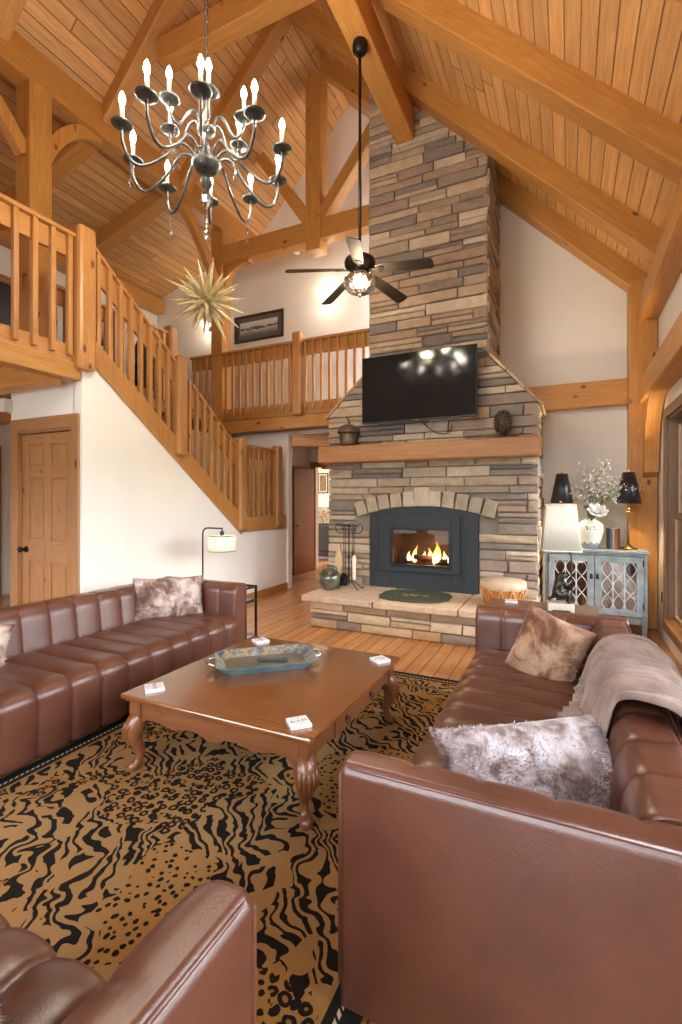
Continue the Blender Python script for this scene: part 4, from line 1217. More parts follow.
for s in (-1, 1):
    mb = MB(); mb.tube(spline([V((s * .30, -.07, .042)), V((s * .345, -.06, .046)), V((s * .36, 0, .048)), V((s * .345, .06, .046)), V((s * .30, .07, .042))], 6), .008, 8)
    for k in (-.05, 0, .05): mb.ell((s * (.36 - abs(k) * .25), k, .048), (.014, .018, .014), 8, 6)
    mb.build('tray_handle', M['chrome'], tr)
M['rem'] = plain('remote_plastic', (.02, .02, .024, 1), .4)
rm = thing('remote_control', 'black remote control lying in the blue serving tray', 'remote', (-1.73, 2.63, ZT + .0125), .42)
mb = MB(); mb.prism([(-.095, -.018), (-.08, -.023), (.08, -.021), (.095, -.016), (.095, .016), (.08, .021), (-.08, .023), (-.095, .018)], (0, 0, 0), (1, 0, 0), (0, 1, 0), (0, 0, .018)); mb.build('remote_body', M['rem'], rm, bevel=.004)
M['btn'] = plain('grey_rubber', (.16, .16, .17, 1), .6)
mb = MB()
for i in range(8):
    for j in range(3): mb.box((-.075 + i * .018, -.012 + j * .012, .0185), (.009, .007, .003))
b_ = mb.build('button', M['btn'], rm); b_['kind'] = 'stuff'
def text(body, size, mat, parent, loc, rot=(0, 0, 0), name='lettering', ext=.0003, align='CENTER'):
    cu = bpy.data.curves.new(name, 'FONT'); cu.body = body; cu.size = size; cu.align_x = align; cu.align_y = 'CENTER'; cu.extrude = ext
    ob = bpy.data.objects.new('tmp', cu); COL.objects.link(ob)
    dg = bpy.context.evaluated_depsgraph_get()
    me = bpy.data.meshes.new_from_object(ob.evaluated_get(dg)); me.name = name
    bpy.data.objects.remove(ob)
    me.materials.clear(); me.materials.append(mat)
    o = bpy.data.objects.new(name, me); COL.objects.link(o); o.parent = parent; o.location = loc; o.rotation_euler = rot
    return o
M['ink'] = plain('grey_ink', (.06, .055, .06, 1), .6); M['inkp'] = plain('pale_ink', (.45, .42, .44, 1), .6); M['inkr'] = plain('pink_ink', (.45, .14, .22, 1), .6)
M['tile'] = plain('white_stone_tile', (.80, .78, .79, 1), .35)
def coaster(label, loc, rz, trot):
    c = thing('coaster', label, 'coaster', loc, rz, None)
    mb = MB(); mb.box((0, 0, .0083), (.1, .1, .0164)); mb.build('coaster_tile', M['tile'], c, bevel=.002)
    R = Matrix.Rotation(trot, 3, 'Z')
    text('RULES', .03, M['ink'], c, R @ V((0, 0, .0168)), (0, 0, trot))
    for dy in (.032, .024, -.022, -.030, -.038):
        mb = MB(); p = [R @ V((x, dy + q, .0167)) for x, q in ((-.036, -.0012), (.036, -.0012), (.036, .0012), (-.036, .0012))]
        mb.add(p, [(0, 1, 2, 3)]); mb.build('print_line', M['inkp'], c)
    return c
coaster('thick white printed coaster at the left corner of the coffee table', (-2.095, 1.985, ZT), -.68, .0)
coaster('thick white printed coaster at the near right corner of the coffee table', (-1.15, 1.965, ZT), -.75, PI / 2 + .1)
coaster('thick white printed coaster at the far left corner of the coffee table', (-2.08, 2.99, ZT), -.5, .0)
coaster('thick white printed coaster at the far right corner of the coffee table', (-1.12, 2.97, ZT), -.6, PI / 2)
# ------------------------------------------------------------------ chandelier
M['bulb'] = emit('lit_candle_bulb', (1, .88, .66, 1), 26)
M['chand'] = plain('antique_pewter', (.085, .09, .088, 1), .4, .75, nscale=30, var=.2)
LIGHTS = []
def point(name, loc, w, col, r=.03):
    l = bpy.data.lights.new(name, 'POINT'); l.energy = w; l.color = col; l.shadow_soft_size = r
    o = bpy.data.objects.new(name, l); COL.objects.link(o); o.location = loc; return o
CX, CY, CZ = -2.25, 2.59, 3.775
ch = thing('chandelier', 'two-tier pewter chandelier with candle bulbs and hanging crystals', 'chandelier', (CX, CY, CZ))
mb = MB(); mb.lathe([(0, -.20), (.012, -.19), (.016, -.17), (.01, -.15), (.03, -.12), (.042, -.09), (.03, -.06), (.012, -.05), (.022, -.035), (.06, -.02), (.092, .015), (.1, .045), (.085, .055), (.03, .06), (.026, .09), (.032, .12), (.02, .15), (.018, .2), (.034, .235), (.06, .25), (.066, .275), (.05, .285), (.02, .29), (.017, .34), (.03, .37), (.017, .40), (.012, .50), (.02, .53), (.01, .56), (0, .565)], n=20)
mb.build('column', M['chand'], ch)
mb = MB(); mb.lathe([(0, -.14), (.035, -.10), (.045, -.06), (.03, -.03), (0, -.02)], (0, 0, -.14), 8, False); mb.build('crystal_ball', M['crystal'], ch)
zc = 7.05 - CZ
nl = int((zc - .56) / .052)
mb = MB()
for i in range(nl):
    z = .575 + i * .052
    ax = (1, 0, 0) if i % 2 else (0, 1, 0)
    mb.tube([(V(ax) * (.014 * math.cos(a)) + V((0, 0, z + .034 * math.sin(a)))) for a in [k * PI / 5 for k in range(10)]], .0034, 5, True)
mb.build('chain', M['chand'], ch)
mb = MB(); mb.lathe([(0, -.09), (.012, -.085), (.055, -.05), (.065, -.02), (.065, .02)], (0, 0, 7.24 - CZ), 18); mb.tube([(0, 0, zc - .05), (0, 0, 7.17 - CZ)], .006, 6); mb.build('ceiling_canopy', M['chand'], ch)
def crystal_drop(par, p, n=5, s=1.0):
    mb = MB(); z = 0
    for i in range(n):
        r = .0065 * s; mb.ell((p[0], p[1], p[2] - z - r), (r, r, r * 1.2), 6, 4); z += r * 2.5
    mb.lathe([(0, -.055 * s), (.012 * s, -.035 * s), (.009 * s, -.012 * s), (0, 0)], (p[0], p[1], p[2] - z), 6, False)
    mb.build('crystal_drop', M['crystal'], par)
def arm(par, ang, r0, z0, r1, z1, dip, light, drop):
    c, s = math.cos(ang), math.sin(ang)
    P = lambda r, z: V((c * r, s * r, z))
    if dip > .1:
        pr = [(r0, z0), (r0 + .05, z0 + .055), (r0 + .12, z0 + .05), (r0 + .2, z0 - .06), (r1 - .13, z1 - .20), (r1 - .05, z1 - .19), (r1 - .004, z1 - .10), (r1, z1)]
    else:
        pr = [(r0, z0), (r0 + .03, z0 + .06), (r0 + .08, z0 + .045), (r1 - .08, z1 - .10), (r1 - .03, z1 - .105), (r1 - .002, z1 - .05), (r1, z1)]
    mb = MB(); mb.tube(spline([P(a, b) for a, b in pr], 5), .0095, 8)
    a = mb.build('arm', M['chand'], par)
    mb = MB(); mb.lathe([(.006, -.006), (.024, -.004), (.058, .006), (.068, .015), (.06, .012), (.018, .004), (.018, .022), (.014, .024)], P(r1, z1), 18); mb.build('drip_pan', M['chand'], a)
    mb = MB(); mb.lathe([(.0125, .0), (.0125, .115), (.008, .118)], P(r1, z1 + .02), 12); mb.build('candle_sleeve', M['cream'], a)
    mb = MB(); mb.lathe([(.007, 0), (.016, .018), (.020, .036), (.016, .06), (.006, .084), (.0, .092)], P(r1, z1 + .137), 10); mb.build('bulb', M['bulb'], a)
    w = P(r1, z1 + .18)
    point('candle_light', (CX + w.x, CY + w.y, CZ + w.z), 5.5 * LAMP, (1, .88, .72), .025)
    if drop: crystal_drop(a, P(r1 - .05 if dip > .1 else r1 - .04, z1 - (.19 if dip > .1 else .105)), 6, 1.15)
LAMP = 3.8
a0 = math.atan2(-CY, -CX)
for i in range(10): arm(ch, a0 - .06 + i * 2 * PI / 10, .07, .055, .53, .085, .2, True, i % 2 == 0)
for i in range(6): arm(ch, a0 + .05 + i * 2 * PI / 6, .045, .28, .275, .30, .05, True, True)
crystal_drop(ch, (0, 0, -.27), 7, 1.3)

# ------------------------------------------------------------------ starburst ornament hung from the ridge
M['glit'] = plain('champagne_glitter', (.74, .60, .34, 1), .32, .4, nscale=160, var=.4, bump=.6)
sx_, sy_, sz_ = -3.40, 3.92, 3.58
sb = thing('starburst_ornament', 'glittery champagne starburst ornament hanging by a wire near the stairs', 'ornament', (sx_, sy_, sz_))
mb = MB(); mb.ell((0, 0, 0), .085, 14, 10); mb.build('core', M['glit'], sb)
rn = random.Random(21)
ga = PI * (3 - math.sqrt(5)); NS = 62
for i in range(NS):
    z = 1 - 2 * (i + .5) / NS; q = math.sqrt(1 - z * z); d = V((math.cos(ga * i) * q, math.sin(ga * i) * q, z))
    l = rn.uniform(.28, .46)
    mb = MB(); mb.tube([d * .05, d * .1, d * (l * .55), d * l], [.028, .033, .020, .002], 7, smooth=False); mb.build('spike', M['glit'], sb)
mb = MB(); mb.tube([(0, 0, .08), (0, 0, KL + sx_ - .5 - sz_ + .4)], .0022, 5); mb.build('hanging_wire', M['chrome'], sb)

# ------------------------------------------------------------------ ceiling fan
fx, fy = -1.86, 4.37
cf = thing('ceiling_fan', 'dark bronze five-blade ceiling fan with crystal light on a long downrod', 'ceiling fan', (fx, fy, 3.845))
M['bronze'] = plain('oil_rubbed_bronze', (.028, .022, .018, 1), .38, .7)
M['blade'] = wood('dark_blade', (.020, .012, .008, 1), (.035, .022, .014, 1), .6, knots=False)
mb = MB(); mb.lathe([(.018, 2.055), (.05, 2.065), (.072, 2.095), (.075, 2.145), (.07, 2.175)], n=20); mb.build('canopy', M['bronze'], cf)
mb = MB(); mb.tube([(0, 0, .06), (0, 0, 2.095)], .015, 12); mb.build('downrod', M['bronze'], cf)
mb = MB(); mb.lathe([(.03, .10), (.05, .08), (.10, .06), (.145, .03), (.155, 0), (.15, -.035), (.12, -.06), (.09, -.075), (.085, -.10), (.11, -.11), (.11, -.125), (.0, -.13)], n=28); mb.build('motor', M['bronze'], cf)
va = math.atan2(fy, fx)
for k in (-108, -36, 36, 108, 180):
    a = va + math.radians(k - 3); c, s = math.cos(a), math.sin(a)
    R = Matrix.Rotation(a, 3, 'Z') @ Matrix.Rotation(-.24, 3, 'X')
    mb = MB()
    out = [(.17, -.045), (.30, -.058), (.56, -.066), (.69, -.070), (.725, -.060), (.735, -.03), (.735, .03), (.725, .060), (.69, .070), (.56, .066), (.30, .058), (.17, .045)]
    mb.prism(out, V((0, 0, -.07)), R @ V((1, 0, -.12)), R @ V((0, 1, 0)), R @ V((0, 0, .008))); b_ = mb.build('blade', M['blade'], cf, bevel=.003)
    mb = MB(); mb.prism([(.10, -.014), (.17, -.02), (.22, -.04), (.25, -.02), (.25, .02), (.22, .04), (.17, .02), (.10, .014)], V((0, 0, -.078)), R @ V((1, 0, -.12)), R @ V((0, 1, 0)), R @ V((0, 0, .007))); mb.build('blade_iron', M['bronze'], b_)
M['cglass'] = glassmat('cut_glass', (.96, .93, .86, 1), .15, .08)
lk = MB(); prof = [(.11, -.13), (.145, -.15), (.158, -.19), (.15, -.235), (.12, -.275), (.07, -.30), (.02, -.312), (0, -.313)]
lk.lathe(prof, n=48, fn=lambda a, z: 1 + .035 * math.cos(a * 16)); bowl = lk.build('glass_bowl', M['cglass'], cf)
M['bulbf'] = emit('lit_fan_bulb', (1, .84, .6, 1), 7)
for k in range(3):
    a = k * 2.094; mb = MB(); mb.lathe([(.012, 0), (.022, -.03), (.024, -.055), (.012, -.08), (0, -.085)], (.05 * math.cos(a), .05 * math.sin(a), -.14), 12); mb.build('bulb', M['bulbf'], cf)
for k in range(16):
    a = k * PI / 8; mb = MB(); mb.tube([(r * 1.03 * math.cos(a), r * 1.03 * math.sin(a), z) for r, z in prof[:-1]], .0035, 5); mb.build('crystal_rib', M['crystal'], bowl)
mb = MB(); mb.lathe([(0, -.35), (.01, -.34), (.014, -.325), (.008, -.312)], n=10); mb.build('finial', M['bronze'], cf)
point('fan_light', (fx, fy, 3.60), 30, (1, .80, .55), .08)

# ------------------------------------------------------------------ sconces on the gable wall
M['opal'] = emit('lit_opal_glass', (1, .87, .68, 1), 2.0)
def sconce(label, x, z):
    s = thing('wall_sconce', label, 'wall light', (x, YG - .002, z))
    mb = MB(); mb.lathe([(.05, 0), (.05, .012), (.03, .02)], (0, 0, 0), 16)
    mb.v = [(a, -c, b) for a, b, c in mb.v]; mb.build('backplate', M['bronze'], s)
    for k in (-1, 1):
        mb = MB(); mb.tube(spline([V((0, -.02, 0)), V((k * .06, -.07, -.05)), V((k * .1, -.1, -.03)), V((k * .1, -.1, .02))], 5), .006, 6); a = mb.build('arm', M['bronze'], s)
        mb = MB(); mb.lathe([(.02, 0), (.035, .01), (.05, .05), (.058, .11), (.05, .11)], (k * .1, -.1, .02), 16); mb.build('glass_shade', M['opal'], a)
    point('sconce_light', (x, YG - .22, z + .16), 2.6, (1, .83, .6), .05)
    point('sconce_light', (x, YG - .2, z - .06), 1.4, (1, .83, .6), .05)
sconce('lit twin wall sconce to the right of the framed landscape', -3.93, 5.10)
sconce('lit twin wall sconce half hidden behind the starburst ornament', -6.62, 5.0)
s = thing('spot_light_fixture', 'small white spotlight on the gable wall under the truss', 'spotlight', (-4.55, YG - .002, 6.1))
mb = MB(); mb.ell((0, -.06, 0), (.05, .06, .05)); mb.build('head', M['white'], s)
mb = MB(); mb.tube([(0, 0, .0), (0, -.03, .0)], .035, 14); mb.build('mount', M['white'], s)

# picture on the gable wall
def landmat():
    t = NT('grey_landscape_print'); o = t.tex('Object'); sp = t.new('ShaderNodeSeparateXYZ'); t.link(o, sp.inputs[0])
    n = t.noise(t.tex('Object', (3, 1, 3)), 3.5, 5)
    h = t.math('ADD', sp.outputs[2], t.math('MULTIPLY', t.math('SUBTRACT', n, .5), .16))
    return t.fin(t.ramp(t.math('ADD', t.math('MULTIPLY', h, 3.2), .5), [(.2, (.22, .22, .21, 1)), (.38, (.55, .55, .54, 1)), (.44, (.06, .06, .06, 1)), (.52, (.12, .12, .12, 1)), (.56, (.55, .56, .56, 1)), (.8, (.66, .67, .67, 1))]), .6)
pc = thing('framed_landscape', 'dark framed grey landscape print on the wall behind the balcony', 'picture', (-5.43, YG - .003, 4.86), 0)
def frame(pc, w, h, fw, mat_, mw, art, mm):
    mb = MB(); mb.b2((-w / 2, -.03, -h / 2), (w / 2, 0, -h / 2 + fw)); mb.b2((-w / 2, -.03, h / 2 - fw), (w / 2, 0, h / 2)); mb.b2((-w / 2, -.03, -h / 2 + fw), (-w / 2 + fw, 0, h / 2 - fw)); mb.b2((w / 2 - fw, -.03, -h / 2 + fw), (w / 2, 0, h / 2 - fw)); mb.build('frame', mat_, pc, bevel=.004)
    mb = MB(); mb.b2((-w / 2 + fw, -.012, -h / 2 + fw), (w / 2 - fw, -.002, h / 2 - fw)); mb.build('mat_board', mm, pc)
    mb = MB(); mb.b2((-w / 2 + fw + mw, -.014, -h / 2 + fw + mw), (w / 2 - fw - mw, -.0121, h / 2 - fw - mw)); mb.build('print', art, pc)
M['frdark'] = wood('dark_frame', (.04, .022, .012, 1), (.07, .04, .022, 1), .4, knots=False)
frame(pc, 1.14, .52, .045, M['frdark'], .09, landmat(), plain('grey_mat', (.13, .125, .115, 1), .8))

# ------------------------------------------------------------------ television on the chimney
M['screen'] = plain('tv_screen', (.006, .007, .008, 1), .09, 0, var=0, Specular_IOR_Level=.4)
M['tvb'] = plain('tv_bezel', (.012, .012, .013, 1), .35)
tv = thing('television', 'large black flat-screen television mounted on the stone chimney above the mantel', 'television', (-1.655, 5.66, 2.88), 0)
mb = MB(); mb.b2((-.715, -.03, -.417), (.715, .012, .417)); mb.build('case', M['tvb'], tv, bevel=.006)
mb = MB(); mb.b2((-.705, -.0315, -.400), (.705, -.029, .408)); mb.build('screen', M['screen'], tv)
mb = MB(); mb.b2((-.2, .012, -.15), (.2, .05, .15)); mb.b2((-.06, .05, -.06), (.06, .14, .06)); mb.b2((-.22, .135, -.16), (.22, .15, .16)); mb.build('wall_bracket', M['black'], tv)
mb = MB(); mb.b2((-.03, -.033, -.414), (.03, -.0315, -.408)); mb.build('badge', M['btn'], tv)
mb = MB(); mb.tube(spline([V((-1.62, 5.70, 2.47)), V((-1.56, 5.76, 2.40)), V((-1.45, 5.775, 2.32)), V((-1.36, 5.77, 2.30)), V((-1.28, 5.78, 2.33)), V((-1.26, 5.80, 2.40))], 6), .006, 6)
tag(mb.build('tv_cable', M['black'], loc=(-1.4, 5.75, 2.35), world=True), 'black cable hanging below the television above the mantel', 'cable')

# mantel ornaments
MZ = 2.201
M['acorn'] = plain('bronze_acorn', (.13, .085, .055, 1), .35, .35, nscale=12, var=.15)
ac = thing('acorn_jar', 'bronze acorn-shaped jar on the left end of the mantel', 'jar', (-2.60, 5.73, MZ))
mb = MB(); mb.lathe([(0, .0), (.085, 0), (.105, .02), (.118, .08), (.122, .15), (.115, .185)], n=28); mb.build('jar_body', M['acorn'], ac)
mb = MB(); mb.lathe([(.12, .178), (.148, .172), (.152, .19), (.14, .225), (.105, .26), (.05, .285), (0, .29)], n=40, fn=lambda a, z: 1 + .012 * math.cos(a * 20 + z * 160)); lid = mb.build('lid', M['acorn'], ac)
mb = MB(); mb.tube(spline([V((0, 0, .28)), V((.006, 0, .32)), V((-.008, 0, .355)), V((-.03, 0, .385)), V((-.02, 0, .395))], 4), [.014, .014, .014, .014, .013, .013, .013, .013, .013, .013, .012, .012, .012, .011, .01, .01, .008], 8); mb.build('stem', M['acorn'], lid)
M['cone'] = plain('pinecone_bronze', (.10, .065, .042, 1), .5, .25, nscale=20, var=.2)
pn = thing('pinecone_sculpture', 'brown pinecone sculpture on twig feet at the right end of the mantel', 'ornament', (-.67, 5.73, MZ))
mb = MB(); mb.ell((0, 0, .185), (.085, .085, .125), 16, 12); mb.build('core', M['cone'], pn)
mb = MB()
for i in range(11):
    t = -1.35 + i * .262; r = .088 * math.cos(t) ** .8 + .006; z = .185 + .13 * math.sin(t); n = max(5, int(15 * math.cos(t)))
    for k in range(n):
        a = 2 * PI * (k + .5 * (i % 2)) / n; R = Matrix.Rotation(a, 3, 'Z') @ Matrix.Rotation(-t * .6 + .3, 3, 'Y')
        mb.ell((r * math.cos(a), r * math.sin(a), z), (.012, .017, .012), 6, 4, R)
sc = mb.build('scale', M['cone'], pn); sc['kind'] = 'stuff'
for a, l in ((.2, .2), (1.2, .09), (2.9, .22), (3.6, .13), (-.5, .17), (-2.3, .1)):
    mb = MB(); c, s = math.cos(a), math.sin(a); mb.tube(spline([V((0, 0, .07)), V((c * l * .4, s * .03, .05)), V((c * l * .8, s * .04, .022)), V((c * l, s * .05, .008))], 4), .007, 6); mb.build('twig', M['cone'], pn)

# ------------------------------------------------------------------ on the hearth
HZ = .381
M['pot'] = plain('glazed_green_pot', (.13, .13, .085, 1), .16, .25, nscale=7, var=.5, Coat_Weight=.6)
vs_ = thing('round_vase', 'round glazed olive and lavender vase on the left end of the hearth', 'vase', (-2.70, 5.38, HZ))
mb = MB(); mb.lathe([(0, 0), (.06, 0), (.075, .01), (.12, .06), (.142, .12), (.135, .18), (.10, .235), (.055, .26), (.042, .27), (.042, .295), (.055, .305), (.045, .305), (.035, .28), (.0, .26)], n=32); mb.build('vase_body', M['pot'], vs_)
for s in (-1, 1):
    mb = MB(); mb.tube(spline([V((s * .045, 0, .29)), V((s * .085, 0, .285)), V((s * .10, 0, .255)), V((s * .082, 0, .235))], 4), .008, 6); mb.build('handle', M['pot'], vs_)
tx, ty = -2.50, 5.52
ts = thing('fireplace_tool_stand', 'black wrought iron fireplace tool stand on the hearth', 'tool stand', (tx, ty, HZ))
mb = MB(); mb.tube([(0, 0, .05), (0, 0, .82)], .009, 8); mb.build('post', M['iron'], ts)
for sgn in (-1, 1):
    for q in (-1, 1):
        mb = MB(); mb.tube(spline([V((0, 0, .10)), V((sgn * .06, q * .03, .09)), V((sgn * .12, q * .06, .03)), V((sgn * .15, q * .08, .007)), V((sgn * .17, q * .09, .02))], 4), .006, 6); mb.build('foot', M['iron'], ts)
mb = MB(); mb.tube([(-.12, 0, .79), (.12, 0, .79)], .006, 6); mb.tube([(-.11, 0, .70), (.11, 0, .70)], .005, 6); mb.build('crossbar', M['iron'], ts)
for sgn in (-1, 1):
    mb = MB(); mb.tube(spline([V((sgn * .11, 0, .70)), V((sgn * .17, 0, .72)), V((sgn * .185, 0, .78)), V((sgn * .155, 0, .82)), V((sgn * .12, 0, .79))], 5), .006, 6); mb.build('scroll_handle', M['iron'], ts)
def tool(name, label, x, y, kind):
    t = thing(name, label, 'fireplace tool', (tx + x, ty + y, HZ), 0, None)
    mb = MB(); mb.tube([(0, 0, .15 if kind != 'brush' else .42), (0, 0, .72)], .005, 6); mb.tube(arc((0, 0, .745), .025, -PI / 2, PI * 1.3, 10, (1, 0, 0), (0, 0, 1)), .005, 6); mb.build('shaft', M['iron'], t)
    if kind == 'poker':
        mb = MB(); mb.tube(spline([V((0, 0, .18)), V((0, 0, .12)), V((.0, -.03, .08)), V((.0, -.05, .11))], 4), .006, 6); mb.build('hook', M['iron'], t)
    if kind == 'shovel':
        mb = MB(); mb.prism([(-.055, .0), (.055, .0), (.06, .12), (.03, .16), (-.03, .16), (-.06, .12)], (0, -.01, .03), (1, 0, 0), (0, 0, 1), (0, .004, 0)); mb.build('blade', M['iron'], t)
    if kind == 'tongs':
        for s in (-1, 1):
            mb = MB(); mb.tube([(0, 0, .5), (s * .02, 0, .3), (s * .012, 0, .1)], .005, 6); mb.build('jaw', M['iron'], t)
    if kind == 'brush':
        mb = MB(); mb.lathe([(.012, .12), (.022, .15), (.024, .28), (.028, .38), (.018, .42), (.008, .43)], n=14); mb.build('bristles', M['cream'], t)
tool('poker', 'iron poker hanging at the middle of the tool stand', -.035, -.03, 'poker')
tool('ash_shovel', 'iron ash shovel hanging low on the tool stand', -.08, .02, 'shovel')
tool('fire_tongs', 'iron tongs hanging near the right of the tool stand', .04, .03, 'tongs')
tool('hearth_brush', 'hearth brush with cream bristles hanging at the right of the tool stand', .085, -.03, 'brush')
be = thing('hearth_bellows', 'pale wooden bellows with black nozzle leaning on the tool stand', 'bellows', (tx - .12, ty - .06, HZ))
mb = MB(); pts = [(0, .06), (.018, .12), (.035, .22), (.05, .32), (.048, .40), (.03, .46), (.015, .50), (.012, .56), (-.012, .56), (-.015, .50), (-.03, .46), (-.048, .40), (-.05, .32), (-.035, .22), (-.018, .12)]
mb.prism(pts, (0, -.02, 0), (1, 0, 0), (0, .06, 1), (0, .012, 0)); mb.prism(pts, (0, .012, 0), (1, 0, 0), (0, .06, 1), (0, .012, 0)); mb.build('board', plain('pale_bellows_wood', (.62, .44, .22, 1), .5), be, bevel=.004)
mb = MB(); mb.prism([(a * .9, b) for a, b in pts], (0, -.008, 0), (1, 0, 0), (0, .06, 1), (0, .02, 0)); mb.build('leather_fold', M['leatherd'], be)
mb = MB(); mb.tube([(0, 0, .08), (0, 0, 0)], [.012, .006], 8); mb.build('nozzle', M['black'], be)
M['mat'] = plain('dark_green_wool', (.045, .062, .030, 1), .9, nscale=60, var=.2, bump=.4)
hm = thing('hearth_mat', 'scalloped dark green mat with a small fruit motif on the hearth before the fire', 'mat', (-1.60, 5.40, HZ), .05)
mb = MB(); N = 96; pl_ = []
for i in range(N):
    a = 2 * PI * i / N; k = 1 + .028 * abs(math.sin(a * 7)); e = .72
    c, s = math.cos(a), math.sin(a)
    pl_.append((.40 * k * math.copysign(abs(c) ** e, c), .34 * k * math.copysign(abs(s) ** e, s)))
mb.prism(pl_, (0, 0, 0), (1, 0, 0), (0, 1, 0), (0, 0, .014)); mb.build('mat_field', M['mat'], hm, bevel=.004)
for nm, cols, n, r in (('fruit', [(.30, .05, .02, 1), (.42, .22, .05, 1), (.35, .10, .04, 1)], 14, .022), ('leaf', [(.06, .16, .03, 1), (.16, .24, .05, 1), (.03, .10, .03, 1)], 18, .02)):
    for k, c in enumerate(cols):
        mb = MB()
        for i in range(n // 2):
            x = RN.gauss(0, .085 if nm == 'fruit' else .11); y = RN.gauss(0, .03)
            mb.ell((x, y, .0145), (r * RN.uniform(.6, 1.1), r * .7, .0035), 8, 4, Matrix.Rotation(RN.random() * 3, 3, 'Z'))
        mb.build(nm, plain('%s_yarn' % nm, c, .9), hm)
dm = thing('hide_drum', 'orange wooden hide drum with laced sides at the right end of the hearth', 'drum', (-.63, 5.42, HZ))
M['hide'] = plain('drum_hide', (.58, .44, .29, 1), .6, nscale=8); M['drumw'] = plain('drum_wood', (.46, .17, .04, 1), .4, nscale=6, var=.12)
mb = MB(); mb.lathe([(0, 0), (.18, 0), (.20, .02), (.225, .20), (.225, .21)], n=32); mb.build('shell', M['drumw'], dm)
mb = MB(); mb.lathe([(.23, .17), (.236, .175), (.236, .245), (.22, .258), (.0, .265)], n=32); mb.build('drum_head', M['hide'], dm)
mb = MB()
for k in range(12):
    a, b, c = 2 * PI * k / 12, 2 * PI * (k + .5) / 12, 2 * PI * (k + 1) / 12
    P = lambda q, r, z: (r * math.cos(q), r * math.sin(q), z)
    mb.tube([P(a, .24, .19), P(b, .192, .012)], .009, 6); mb.tube([P(b, .192, .012), P(c, .24, .19)], .009, 6)
mb.build('lacing', plain('leather_lace', (.55, .25, .08, 1), .5), dm)
# ------------------------------------------------------------------ cabinet against the far wall and what stands on it
M['cabp'] = plain('weathered_blue_grey_paint', (.285, .325, .34, 1), .5, nscale=9, var=.16)
M['fret'] = plain('pale_fretwork_paint', (.52, .56, .55, 1), .5, nscale=12)
M['mirror'] = plain('door_mirror', (.62, .62, .60, 1), .06, 1.0, var=0)
cb = thing('mirrored_cabinet', 'weathered blue-grey cabinet with fretwork over mirrored doors against the far wall', 'cabinet', (.265, 6.26, 0))
mb = MB(); mb.b2((-.505, -.21, .19), (-.475, .2, .915)); mb.b2((.475, -.21, .19), (.505, .2, .915)); mb.b2((-.475, .18, .19), (.475, .2, .915)); mb.b2((-.475, -.19, .19), (.475, .18, .22)); mb.b2((-.475, -.205, .885), (.475, .18, .915)); mb.b2((-.475, -.2, .15), (.475, -.17, .225))
mb.build('body', M['cabp'], cb, bevel=.003)
mb = MB(); mb.b2((-.525, -.23, .915), (.525, .21, .945)); mb.build('cabinet_top', M['cabp'], cb, bevel=.006)
for sx in (-1, 1):
    for y in (-.185, .175):
        mb = MB(); x = sx * .48
        vs = [(x - .028, y - .028, .24), (x + .028, y - .028, .24), (x + .028, y + .028, .24), (x - .028, y + .028, .24), (x - .02, y - .02, 0), (x + .02, y - .02, 0), (x + .02, y + .02, 0), (x - .02, y + .02, 0)]
        mb.add(vs, [(3, 2, 1, 0), (4, 5, 6, 7), (0, 1, 5, 4), (1, 2, 6, 5), (2, 3, 7, 6), (3, 0, 4, 7)]); mb.build('leg', M['cabp'], cb)
for sd in (-1, 1):
    x0, x1 = (-.470, -.003) if sd < 0 else (.003, .470)
    z0, z1 = .235, .88; w = .068
    mb = MB(); y0, y1 = -.225, -.205
    mb.b2((x0, y0, z0), (x0 + w, y1, z1)); mb.b2((x1 - w, y0, z0), (x1, y1, z1)); mb.b2((x0 + w, y0, z0), (x1 - w, y1, z0 + w)); mb.b2((x0 + w, y0, z1 - w), (x1 - w, y1, z1))
    dr = mb.build('door', M['cabp'], cb, bevel=.004)
    mb = MB(); mb.b2((x0 + w, -.211, z0 + w), (x1 - w, -.206, z1 - w)); mb.build('mirror_pane', M['mirror'], dr)
    mb = MB(); a0, a1, c0, c1 = x0 + w, x1 - w, z0 + w, z1 - w; cw = (a1 - a0) / 3; ph = (c1 - c0) / 2
    for i in range(3):
        xc = a0 + cw * (i + .5)
        for s in (-1, 1):
            pts = []
            for k in range(41):
                z = c0 + (c1 - c0) * k / 40
                q = ((z - c0) / (.37 * (c1 - c0)) + .17) % 1.0
                pts.append((xc + s * cw * .47 * math.sin(PI * q) , -.216, z))
            mb.tube(pts, .0048, 5)
        if i: mb.b2((a0 + cw * i - .005, -.22, c0), (a0 + cw * i + .005, -.21, c1))
    mb.build('fretwork', M['fret'], dr)
    mb = MB(); kx = -.03 if sd < 0 else .03
    mb.b2((kx - .013, -.231, .62), (kx + .013, -.226, .68)); mb.tube(arc((kx, -.236, .64), .014, 0, 2 * PI, 12)[:-1], .003, 5, True); mb.build('ring_pull', M['iron'], dr)
    for z in (.32, .78):
        mb = MB(); xx = x0 + .004 if sd < 0 else x1 - .004; mb.b2((xx - .006, -.23, z), (xx + .006, -.224, z + .07)); mb.build('hinge', M['iron'], dr)

